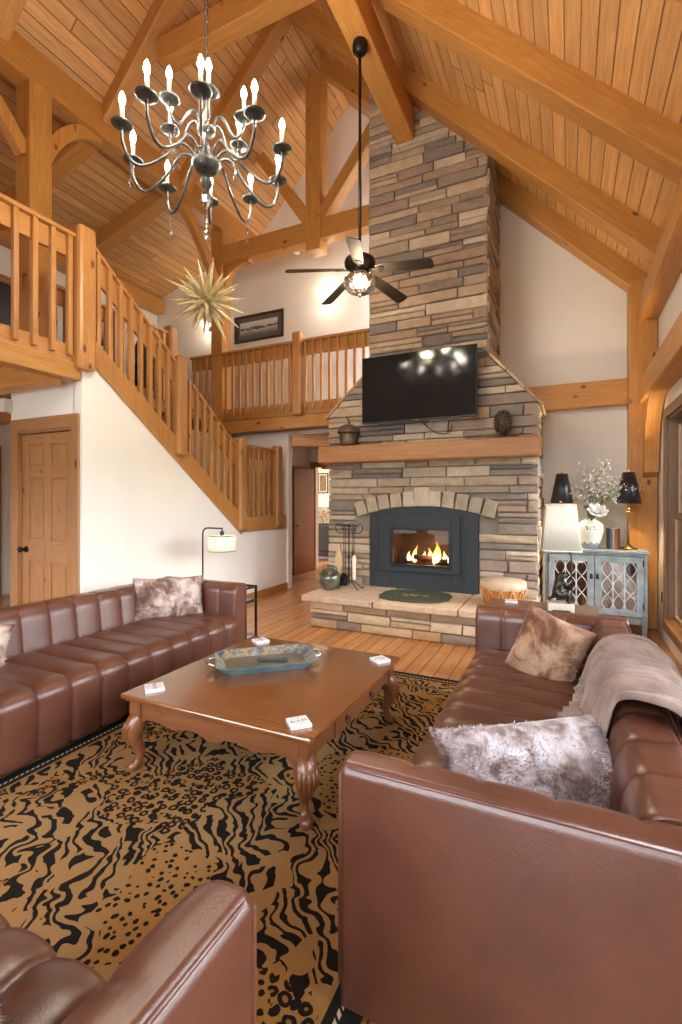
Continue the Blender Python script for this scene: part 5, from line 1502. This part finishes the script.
M['shadek'] = plain('black_lamp_shade', (.016, .017, .020, 1), .35, var=.1)
M['gold'] = plain('shade_lining', (.55, .36, .12, 1), .4, .6)
def buffet_lamp(label, x, y):
    l = thing('buffet_lamp', label, 'table lamp', (x, y, .946), 0, None)
    mb = MB(); mb.lathe([(.085, 0), (.085, .012), (.07, .022), (.045, .03), (.02, .045), (.012, .06)], n=24); mb.build('lamp_base', M['brass'], l)
    mb = MB(); mb.tube([(0, 0, .05), (0, 0, .46)], .009, 10); mb.ell((0, 0, .45), (.02, .02, .012)); mb.lathe([(.012, .40), (.032, .42), (.034, .425), (.012, .43)], n=16); mb.build('stem', M['brass'], l)
    mb = MB(); mb.lathe([(.128, .515), (.062, .865)], n=36)
    mb.f = mb.f[:36]; mb.uv = mb.uv[:36]; mb.mi = mb.mi[:36]; mb.col = mb.col[:36]; mb.sm = mb.sm[:36]
    sh = mb.build('lamp_shade', [M['shadek'], M['gold']], l)
    so = sh.modifiers.new('Solid', 'SOLIDIFY'); so.thickness = .003; so.offset = -1; so.material_offset = 1
    mb = MB(); mb.tube([(0, 0, .46), (0, 0, .88)], .003, 6); mb.ell((0, 0, .885), .009, 8, 6); mb.tube([(-.06, 0, .845), (.06, 0, .845)], .0025, 5); mb.build('harp', M['brass'], l)
    mb = MB(); mb.ell((0, 0, .62), (.022, .022, .035)); mb.build('bulb', M['bulbf'], l)
    point('buffet_lamp_light', (x, y, .946 + .70), 36, (1, .76, .42), .04)
buffet_lamp('black-shaded buffet lamp standing left of the flower vase behind the cream shade', -.065, 6.27)
buffet_lamp('black-shaded brass buffet lamp beside the corner post right of the books', .615, 6.25)
CT = .946
vz = thing('flower_vase', 'white ceramic vase with grey-blue scalloped foot on the blue-grey cabinet', 'vase', (.235, 6.24, CT))
def vasemat():
    t = NT('painted_ceramic'); sp = t.new('ShaderNodeSeparateXYZ'); o = t.tex('Object'); t.link(o, sp.inputs[0])
    ang = t.math('ARCTAN2', sp.outputs[1], sp.outputs[0])
    z = t.math('ADD', sp.outputs[2], t.math('MULTIPLY', t.math('SINE', t.math('MULTIPLY', ang, 9.0)), .012))
    c = t.mix(t.math('LESS_THAN', z, .065), (.80, .78, .72, 1), (.30, .34, .37, 1))
    c = t.mix(t.math('MULTIPLY', t.math('GREATER_THAN', t.noise(o, 45, 2), .56), t.math('LESS_THAN', t.math('ABSOLUTE', t.math('SUBTRACT', sp.outputs[2], .235)), .02)), c, (.10, .10, .11, 1))
    return t.fin(c, .25)
mb = MB(); mb.lathe([(0, 0), (.085, 0), (.09, .01), (.098, .06), (.125, .15), (.136, .22), (.125, .275), (.085, .315), (.062, .325), (.062, .34), (.07, .345), (.055, .345), (.05, .32), (0, .31)], n=36); mb.build('vase_body', vasemat(), vz)
M['stemg'] = plain('dry_green_stem', (.17, .19, .10, 1), .7); M['leafg'] = plain('dark_green_leaf', (.05, .11, .035, 1), .5, nscale=12)
M['petal'] = plain('white_petal', (.82, .79, .74, 1), .6, var=.04); M['gyp'] = plain('white_blossom', (.83, .81, .74, 1), .7, var=.05)
gy = thing('gypsophila_spray', 'airy spray of tiny white blossoms arching out of the ceramic vase', 'flowers', (.235, 6.24, CT + .33))
rn = random.Random(31)
bl = MB()
for i in range(60):
    a = rn.uniform(0, 2 * PI); sp = abs(rn.gauss(0, .55)); 
    tx_ = rn.uniform(-.23, .46); ty_ = rn.uniform(-.14, .14); tz_ = rn.uniform(.22, .70) * (1 - .35 * abs(tx_ - .08) / .4)
    if tz_ < .12 + abs(tx_) * .4: tz_ += .14
    p0 = V((rn.uniform(-.03, .03), rn.uniform(-.03, .03), -.06)); p2 = V((tx_, ty_, tz_)); p1 = V((tx_ * .3, ty_ * .3, tz_ * .6))
    pts = spline([p0, p1, p2], 5)
    mb = MB(); mb.tube(pts, [.0022] * (len(pts) - 4) + [.0014] * 4, 4)
    for k in range(9):
        b0 = pts[-1 - rn.randint(0, 4)]; d = V((rn.gauss(0, 1), rn.gauss(0, 1), rn.gauss(.5, .8))).normalized() * rn.uniform(.03, .09)
        e = b0 + d; mb.tube([b0, e], .0009, 3)
        for q in range(rn.randint(1, 3)):
            bl.ell(e + V((rn.gauss(0, .008), rn.gauss(0, .008), rn.gauss(0, .008))), rn.uniform(.005, .0095), 6, 4)
    mb.build('flower_stem', M['stemg'], gy)
ob = bl.build('blossom', M['gyp'], gy); ob['kind'] = 'stuff'
def rose(label, name, loc, sc, tilt, n=(5, 6, 8)):
    r = thing(name, label, 'flower', loc)
    R = Matrix.Rotation(tilt[0], 3, 'X') @ Matrix.Rotation(tilt[1], 3, 'Y')
    for li, k in enumerate(n):
        rad = (.25 + .38 * li) * sc; op = .25 + .45 * li
        for i in range(k):
            a = 2 * PI * i / k + li * .4
            def fn(u, v, a=a, rad=rad, op=op):
                w = (u - .5) * 2; hgt = v
                rr = rad * (.25 + .75 * hgt ** .8 * (1 + .2 * op)); 
                an = a + w * (.62 - .05 * li) * (math.sin(PI * min(1, .2 + hgt * .75)))
                z = sc * (.85 * hgt ** .9 * (1.05 - .28 * op) - .12 * w * w * hgt)
                return R @ V((rr * math.cos(an), rr * math.sin(an), z))
            mb = MB(); mb.grid(fn, 6, 6); o = mb.build('petal', M['petal'], r)
    return r, R
def leaf(par, p0, d, l, w):
    d = V(d).normalized(); s = d.cross(V((0, 0, 1))).normalized(); mb = MB()
    mb.grid(lambda u, v: V(p0) + d * (l * v) + s * ((u - .5) * 2 * w * math.sin(PI * (.06 + .92 * v))) + V((0, 0, -.25 * l * v * v + .25 * w * abs(u - .5))), 4, 8); mb.build('leaf', M['leafg'], par)
rz_, _ = rose('large open white rose at the mouth of the ceramic vase', 'white_rose', (.295, 6.12, CT + .41), .095, (.75, .15))
leaf(rz_, (-.02, 0, -.0), (-.3, -.4, -.5), .10, .035); leaf(rz_, (-.06, .0, .05), (-1, -.2, .3), .09, .03)
mb = MB(); mb.tube(spline([V((0, .0, .0)), V((-.04, .06, -.06)), V((-.075, .10, -.12))], 4), .004, 6); mb.build('flower_stem', M['stemg'], rz_)
rb, _ = rose('small white rosebud above the large white rose', 'white_rosebud', (.25, 6.15, CT + .50), .036, (.4, -.2), (4, 5))
leaf(rb, (-.02, 0, 0), (-.6, -.3, -.2), .08, .03)
mb = MB(); mb.tube(spline([V((0, 0, .0)), V((-.005, .04, -.09)), V((-.012, .08, -.2))], 4), .004, 6); mb.build('flower_stem', M['stemg'], rb)
xb = .40
for (t_, h, d_, c, lb) in ((.028, .235, .15, (.02, .025, .04, 1), 'dark navy book standing nearest the vase on the cabinet'), (.022, .225, .14, (.10, .15, .24, 1), 'slate blue book second from the vase on the cabinet'), (.018, .23, .15, (.45, .44, .42, 1), 'thin pale grey book in the middle of the row on the cabinet'), (.03, .235, .15, (.42, .13, .04, 1), 'orange red book second from the right in the row on the cabinet'), (.026, .235, .155, (.14, .055, .03, 1), 'dark brown book at the right end of the row on the cabinet')):
    b = thing('book', lb, 'book', (xb + t_ / 2, 6.27, CT), 0, 'books standing on the cabinet')
    mb = MB(); mb.b2((-t_ / 2, -d_ / 2, 0), (t_ / 2, -d_ / 2 + .004, h)); mb.b2((-t_ / 2, -d_ / 2, 0), (-t_ / 2 + .002, d_ / 2, h)); mb.b2((t_ / 2 - .002, -d_ / 2, 0), (t_ / 2, d_ / 2, h)); mb.build('cover', plain('book_cloth', c, .6), b, bevel=.001)
    mb = MB(); mb.b2((-t_ / 2 + .002, -d_ / 2 + .004, .004), (t_ / 2 - .002, d_ / 2 - .004, h - .004)); mb.build('pages', M['cream'], b)
    xb += t_ + .001

# ------------------------------------------------------------------ end table with the monkey lamp, beyond the right sofa
et = thing('end_table', 'brown wooden end table beyond the far arm of the right sofa', 'side table', (-.20, 4.17, 0))
mb = MB(); mb.b2((-.42, -.32, .595), (.42, .32, .62)); mb.build('tabletop', M['cherryd'], et, bevel=.006)
mb = MB(); mb.b2((-.38, -.28, .50), (.38, -.26, .596)); mb.b2((-.38, .26, .50), (.38, .28, .596)); mb.b2((-.38, -.26, .50), (-.36, .26, .596)); mb.b2((.36, -.26, .50), (.38, .26, .596)); mb.build('apron', M['cherryd'], et, bevel=.003)
for sx in (-1, 1):
    for sy in (-1, 1):
        mb = MB(); mb.bar((sx * .36, sy * .26, 0), (sx * .36, sy * .26, .596), .045, .045, (1, 0, 0)); mb.build('leg', M['cherryd'], et, bevel=.005)
mb = MB(); mb.b2((-.36, -.26, .16), (.36, .26, .18)); mb.build('shelf', M['cherryd'], et, bevel=.004)
c = coaster('white printed coaster on the end table behind the far sofa arm', (-.44, 4.36, .6205), .1, 0)
M['shadew'] = plain('cream_linen_shade', (.58, .53, .45, 1), .8, nscale=60, var=.05, Transmission_Weight=0.0)
ml = thing('monkey_lamp', 'table lamp with bronze monkey statue base and square cream shade', 'table lamp', (-.055, 4.18, .621), .1)
M['stoneb'] = plain('cream_marble', (.60, .55, .46, 1), .4)
mb = MB(); mb.b2((-.095, -.07, .018), (.095, .07, .07)); 
for sx in (-1, 1): mb.b2((sx * .095 - (.03 if sx > 0 else 0), -.07, 0), (sx * .095 + (0 if sx > 0 else .03), .07, .02))
mb.build('plinth', M['stoneb'], ml, bevel=.005)
M['monk'] = plain('dark_bronze_patina', (.055, .048, .04, 1), .3, .7, nscale=25, var=.3)
nodes = [(-.01, 0, .125, .042), (-.02, 0, .17, .046), (-.025, 0, .215, .045), (-.012, 0, .255, .028), (.005, 0, .285, .036), (.038, 0, .288, .022), (.052, 0, .284, .015),   # pelvis..muzzle 0-6
         (.005, -.035, .235, .022), (.04, -.04, .215, .016), (.068, -.012, .235, .012), (.08, 0, .25, .010),          # arm near 7-10
         (.005, .035, .235, .022), (.045, .04, .18, .016), (.07, .014, .175, .012), (.08, 0, .18, .010),           # arm far 11-14
         (.02, -.04, .125, .028), (.06, -.045, .145, .022), (.052, -.042, .10, .016), (.045, -.04, .082, .014), (.07, -.04, .078, .010),  # leg near 15-19
         (.02, .04, .125, .028), (.06, .045, .145, .022), (.052, .042, .10, .016), (.045, .04, .082, .014), (.07, .04, .078, .010),  # leg far 20-24
         (-.055, 0, .11, .012), (-.08, .01, .09, .009), (-.085, .03, .08, .007), (-.06, .05, .078, .006)]   # tail
edges = [(0, 1), (1, 2), (2, 3), (3, 4), (4, 5), (5, 6), (2, 7), (7, 8), (8, 9), (9, 10), (2, 11), (11, 12), (12, 13), (13, 14), (0, 15), (15, 16), (16, 17), (17, 18), (18, 19), (0, 20), (20, 21), (21, 22), (22, 23), (23, 24), (0, 25), (25, 26), (26, 27), (27, 28)]
mk = skinned('monkey_statue', nodes, edges, M['monk'], ml, 2)
for s in (-1, 1):
    mb = MB(); mb.ell((.0, s * .036, .292), (.007, .004, .011), 8, 6); mb.build('ear', M['monk'], mk)
mb = MB(); mb.tube([(.08, 0, .07), (.08, 0, .42), (.074, 0, .455), (.05, 0, .475), (.02, 0, .482), (0, 0, .50), (0, 0, .62)], .006, 8); mb.build('lamp_stem', M['monk'], ml)
mb = MB(); b_, t_, z0, z1 = .140, .106, .485, .842
def ring(w, z, n=10):
    out = []; c = w * .12
    for (sx, sy, a) in ((1, 1, 0), (-1, 1, PI / 2), (-1, -1, PI), (1, -1, 3 * PI / 2)):
        for k in range(5): out.append((sx * (w - c) + c * math.cos(a + k * PI / 8), sy * (w - c) + c * math.sin(a + k * PI / 8), z))
    return out
A_, B_ = ring(b_, z0), ring(t_, z1); n = len(A_)
mb.add(A_ + B_, [(i, (i + 1) % n, n + (i + 1) % n, n + i) for i in range(n)], None, True)
sh = mb.build('lamp_shade', M['shadew'], ml); so = sh.modifiers.new('Solid', 'SOLIDIFY'); so.thickness = .003
mb = MB(); mb.tube(A_, .004, 6, True); mb.tube(B_, .004, 6, True)
for q in (2, 7, 12, 17): mb.tube([A_[q], B_[q]], .003, 5)
mb.build('shade_trim', M['cream'], sh)
mb = MB(); mb.ell((0, 0, .66), (.028, .028, .045)); mb.build('bulb', M['white'], ml)
mb = MB(); mb.tube([(-.12, 0, .82), (.12, 0, .82)], .003, 5); mb.tube([(0, -.12, .82), (0, .12, .82)], .003, 5); mb.tube([(0, 0, .69), (0, 0, .855)], .003, 5); mb.ell((0, 0, .862), .01, 8, 6); mb.build('shade_spider', M['brass'], ml)

# ------------------------------------------------------------------ floor lamp and side table past the left sofa
fl = thing('floor_lamp', 'black arched floor lamp with small cream drum shade behind the left sofa', 'floor lamp', (-3.92, 4.45, 0))
mb = MB(); mb.lathe([(.0, 0), (.13, 0), (.13, .018), (.02, .025)], n=28); mb.build('lamp_base', M['black'], fl)
mb = MB(); mb.tube([(0, 0, .02), (0, 0, 1.10), (.01, 0, 1.14), (.04, 0, 1.165), (.08, 0, 1.17), (.29, 0, 1.17), (.29, 0, 1.13)], .009, 8); mb.build('arched_pole', M['black'], fl)
mb = MB(); mb.lathe([(.018, 1.085), (.024, 1.09), (.024, 1.13), (.01, 1.14)], (.285, 0, 0), 14); mb.build('socket', M['black'], fl)
M['shadel'] = plain('lit_drum_shade', (.80, .72, .58, 1), .8, nscale=40, var=.04, Emission_Color=(1, .78, .5, 1), Emission_Strength=.2)
mb = MB(); mb.lathe([(.158, .91), (.158, 1.085)], (.285, 0, 0), 36); k = 36
mb.f = mb.f[:k]; mb.uv = mb.uv[:k]; mb.mi = mb.mi[:k]; mb.col = mb.col[:k]; mb.sm = mb.sm[:k]
sh = mb.build('drum_shade', M['shadel'], fl); so = sh.modifiers.new('Solid', 'SOLIDIFY'); so.thickness = .003
for z in (.91, 1.085):
    mb = MB(); mb.tube([(.285 + .159 * math.cos(2 * PI * i / 36), .159 * math.sin(2 * PI * i / 36), z) for i in range(36)], .0035, 5, True); mb.build('rim', M['pewter'], sh)
mb = MB(); mb.ell((.285, 0, 1.02), (.026, .026, .04)); mb.build('bulb', M['bulbf'], fl)
mb = MB(); mb.tube([(.127, 0, 1.075), (.443, 0, 1.075)], .003, 5); mb.tube([(.285, -.157, 1.075), (.285, .157, 1.075)], .003, 5); mb.tube([(.285, 0, 1.04), (.285, 0, 1.1)], .006, 5); mb.build('shade_spider', M['black'], fl)
point('floor_lamp_light', (-3.92 + .285, 4.45, .97), 3, (1, .78, .5), .04)
sd = thing('metal_side_table', 'slim black metal side table with glass shelves at the far end of the left sofa', 'side table', (-3.28, 4.08, 0))
w2, l2 = .215, .24
for sx in (-1, 1):
    for sy in (-1, 1):
        mb = MB(); mb.b2((sx * w2 - .011, sy * l2 - .011, 0), (sx * w2 + .011, sy * l2 + .011, .575)); mb.build('leg', M['black'], sd, bevel=.002)
for z in (.564, .42, .02):
    mb = MB(); mb.b2((-w2, -l2 - .011, z - .011), (w2, -l2 + .011, z + .011)); mb.b2((-w2, l2 - .011, z - .011), (w2, l2 + .011, z + .011)); mb.b2((-w2 - .011, -l2, z - .011), (-w2 + .011, l2, z + .011)); mb.b2((w2 - .011, -l2, z - .011), (w2 + .011, l2, z + .011)); mb.build('rail', M['black'], sd)
M['greyt'] = plain('pale_grey_shelf', (.45, .45, .46, 1), .2)
for z in (.42, .02):
    mb = MB(); mb.b2((-w2 + .011, -l2 + .011, z), (w2 - .011, l2 - .011, z + .008)); mb.build('shelf', M['greyt'], sd)

# ------------------------------------------------------------------ small fixtures
v = thing('floor_vent', 'bronze floor register vent set in the boards near the right wall', 'vent', (.66, 4.98, .001), 0)
mb = MB(); mb.b2((-.07, -.17, 0), (.07, .17, .006)); mb.build('vent_frame', plain('bronze_vent', (.16, .10, .045, 1), .4, .6), v, bevel=.002)
mb = MB()
for i in range(14):
    for s in (-1, 1): mb.b2((s * .03 - .024, -.15 + i * .0225, .0061), (s * .03 + .024, -.15 + i * .0225 + .009, .0075))
mb.build('vent_slots', M['black'], v)
o = thing('wall_outlet', 'brown outlet plate low on the right wall beside the window', 'outlet', (XW - .0005, 6.37, .42))
mb = MB(); mb.b2((-.006, -.035, -.058), (0, .035, .058)); mb.build('plate', plain('brown_plate', (.14, .09, .06, 1), .4), o, bevel=.002)
mb = MB()
for z in (-.02, .02): mb.b2((-.009, -.012, z - .012), (-.006, .012, z + .012))
mb.build('socket', M['black'], o)

# ------------------------------------------------------------------ den beyond the hall door
M['dkl'] = plain('black_leather', (.018, .014, .013, 1), .35)
dn = thing('dark_armchair', 'black leather armchair seen through the doorway left of the fireplace', 'armchair', (-5.62, 10.9, 0))
mb = MB(); mb.b2((-.45, -.42, .1), (.45, .42, .42)); mb.build('seat', M['dkl'], dn, bevel=.05)
mb = MB(); mb.b2((-.45, -.46, .2), (.45, -.24, .93)); mb.build('backrest', M['dkl'], dn, bevel=.08, seg=4)
for s in (-1, 1):
    mb = MB(); mb.b2((s * .45 - .12, -.4, .1), (s * .45 + .12, .4, .62)); mb.build('arm', M['dkl'], dn, bevel=.06, seg=4)
    for y in (-.36, .36):
        mb = MB(); mb.b2((s * .42 - .03, y - .03, 0), (s * .42 + .03, y + .03, .11)); mb.build('foot', M['black'], dn)
pc = thing('den_picture', 'brown framed picture on the den wall seen through the doorway', 'picture', (-6.33, 12.195, 1.98))
M['brownart'] = furmat('brown_print', [(.35, (.10, .06, .03, 1)), (.5, (.35, .24, .13, 1)), (.6, (.16, .10, .06, 1)), (.7, (.5, .4, .28, 1))], 7)
frame(pc, .34, .58, .035, M['frdark'], .03, M['brownart'], M['cream'])
qs = thing('quilt_rack', 'floral quilt hanging on a low wooden rack against the den wall', 'quilt', (-6.35, 11.9, 0))
M['quilt'] = furmat('floral_quilt', [(.36, (.08, .10, .05, 1)), (.47, (.38, .28, .18, 1)), (.55, (.55, .46, .34, 1)), (.66, (.30, .12, .07, 1))], 9)
mb = MB(); mb.grid(lambda u, v: (-.5 + u, -.12 * math.sin(PI * v) * (1 if v < .5 else -1) + .012 * math.sin(u * 30) , 1.36 - abs(v - .5) * 1.9 if abs(v - .5) > .04 else 1.36 - .04 * 1.9 + .02), 40, 20); mb.build('quilt', M['quilt'], qs)
for s in (-1, 1):
    mb = MB(); mb.bar((s * .52, 0, 0), (s * .52, 0, 1.34), .04, .04, (1, 0, 0)); mb.b2((s * .52 - .02, -.16, 0), (s * .52 + .02, .16, .05)); mb.build('upright', M['darkw'], qs)
mb = MB(); mb.tube([(-.52, 0, 1.27), (.52, 0, 1.27)], .015, 8); mb.build('crossbar', M['darkw'], qs)
point('den_ceiling_light', (-5.2, 10.6, 2.35), 45, (1, .86, .66), .12)
dl = thing('den_ceiling_lamp', 'round glass ceiling lamp in the den', 'ceiling light', (-5.2, 10.6, 2.6))
mb = MB(); mb.lathe([(.0, -.09), (.09, -.075), (.15, -.03), (.16, 0)], n=24); mb.build('glass_bowl', M['opal'], dl)
mb = MB(); mb.lathe([(.17, -.012), (.17, 0)], n=24); mb.build('ceiling_plate', M['brass'], dl)

# ------------------------------------------------------------------ furnishings up in the loft, seen between the balusters
LZ = 2.962
bk = thing('loft_bookcase', 'dark bookcase in the loft glimpsed between the stair balusters', 'bookcase', (-7.2, 6.6, LZ), -.6)
M['dkw'] = wood('espresso_wood', (.030, .016, .010, 1), (.055, .030, .018, 1), .4, knots=False)
mb = MB(); mb.b2((-.75, -.15, 0), (-.71, .15, 1.5)); mb.b2((.71, -.15, 0), (.75, .15, 1.5)); mb.b2((-.71, .13, 0), (.71, .15, 1.5)); mb.build('carcass', M['dkw'], bk, bevel=.003)
for z in (.04, .42, .80, 1.16, 1.48):
    mb = MB(); mb.b2((-.71, -.15, z - .02), (.71, .13, z + .02)); mb.build('shelf', M['dkw'], bk)
ca = thing('loft_armchair', 'dark armchair in the loft glimpsed past the newel at the stair top', 'armchair', (-6.75, 4.55, LZ), -.9)
for nm, lo, hi in (('seat', (-.36, -.38, .12), (.36, .38, .44)), ('backrest', (-.36, .2, .3), (.36, .40, .98)), ('arm', (-.46, -.38, .12), (-.34, .38, .62)), ('arm', (.34, -.38, .12), (.46, .38, .62))):
    mb = MB(); mb.b2(lo, hi); mb.build(nm, M['dkl'], ca, bevel=.05, seg=3)
for s in (-1, 1):
    for y in (-.33, .33):
        mb = MB(); mb.b2((s * .40 - .025, y - .025, 0), (s * .40 + .025, y + .025, .13)); mb.build('foot', M['black'], ca)
lp = thing('loft_lamp', 'floor lamp with white drum shade in the loft behind the stair rail', 'floor lamp', (-6.35, 5.05, LZ))
mb = MB(); mb.lathe([(0, 0), (.13, 0), (.13, .02), (.015, .03), (.012, .9)], n=20); mb.build('lamp_stand', M['dkw'], lp)
mb = MB(); mb.lathe([(.19, .92), (.16, 1.2)], n=30); mb.build('lamp_shade', plain('white_drum_shade', (.72, .70, .66, 1), .8), lp)
dk = thing('loft_desk', 'dark wooden desk against the left wall of the loft', 'desk', (XL + .36, 5.7, LZ), 0)
mb = MB(); mb.b2((-.32, -.6, .72), (.32, .6, .76)); mb.build('desk_top', M['dkw'], dk, bevel=.004)
for s in (-1, 1):
    for q in (-1, 1):
        mb = MB(); mb.b2((s * .28 - .025, q * .55 - .025, 0), (s * .28 + .025, q * .55 + .025, .72)); mb.build('leg', M['dkw'], dk)
ch2 = thing('loft_window_frame', 'pine framed dark doorway in the left wall of the loft', 'doorway', (XL + .001, 4.45, LZ))
mb = MB(); mb.b2((0, -.5, 0), (.03, -.38, 2.1)); mb.b2((0, .38, 0), (.03, .5, 2.1)); mb.b2((0, -.38, 1.98), (.03, .38, 2.1)); mb.build('casing', M['doorw'], ch2, bevel=.003)
mb = MB(); mb.b2((0, -.38, 0), (.008, .38, 1.98)); mb.build('dark_leaf', M['dkl'], ch2)
ch2.name = 'loft_doorway'

# ------------------------------------------------------------------ light from the sky, camera, picture settings
w = bpy.data.worlds.new('Sky'); S.world = w; w.use_nodes = True
nt = w.node_tree; bg = nt.nodes['Background']
tc = nt.nodes.new('ShaderNodeTexCoord'); sp = nt.nodes.new('ShaderNodeSeparateXYZ'); nt.links.new(tc.outputs['Generated'], sp.inputs[0])
rp = nt.nodes.new('ShaderNodeValToRGB'); rp.color_ramp.elements[0].position = .0; rp.color_ramp.elements[0].color = (.95, .97, 1, 1); rp.color_ramp.elements[1].position = .7; rp.color_ramp.elements[1].color = (.80, .88, 1, 1)
nt.links.new(sp.outputs[2], rp.inputs[0]); nt.links.new(rp.outputs[0], bg.inputs[0]); bg.inputs[1].default_value = SKY
def portal(name, loc, rot, sx, sy):
    l = bpy.data.lights.new(name, 'AREA'); l.shape = 'RECTANGLE'; l.size = sx; l.size_y = sy; l.cycles.is_portal = True
    o = bpy.data.objects.new(name, l); COL.objects.link(o); o.location = loc; o.rotation_euler = rot
for (a, b, c, d) in RW: portal('window_portal', (XW + .16, (a + b) / 2, (c + d) / 2), (0, PI / 2, 0), d - c, b - a)
for (a, b, c, d) in RO + RO2: portal('window_portal', ((a + b) / 2, YB - .04, (c + d) / 2), (PI / 2, 0, 0), b - a, d - c)
cam = bpy.data.cameras.new('Camera'); co = bpy.data.objects.new('Camera', cam); COL.objects.link(co)
cam.sensor_fit = 'HORIZONTAL'; cam.sensor_width = 36; cam.lens = 480 / 682 * 36; cam.shift_y = -12 / 682
cam.clip_start = .03
co.location = (0, 0, 1.5); co.rotation_euler = (PI / 2, 0, math.atan(227 / 480))
S.camera = co
S.view_settings.view_transform = 'Standard'; S.view_settings.look = 'None'; S.view_settings.gamma = 1; S.view_settings.use_curve_mapping = False
S.view_settings.exposure = EXPO
cy = S.cycles
cy.use_denoising = True; cy.max_bounces = 12; cy.diffuse_bounces = 6; cy.glossy_bounces = 5; cy.transparent_max_bounces = 16; cy.sample_clamp_indirect = 8; cy.caustics_reflective = False; cy.caustics_refractive = False
point('fire_glow', (-1.58, 6.0, .82), 3.5, (1, .42, .12), .08)
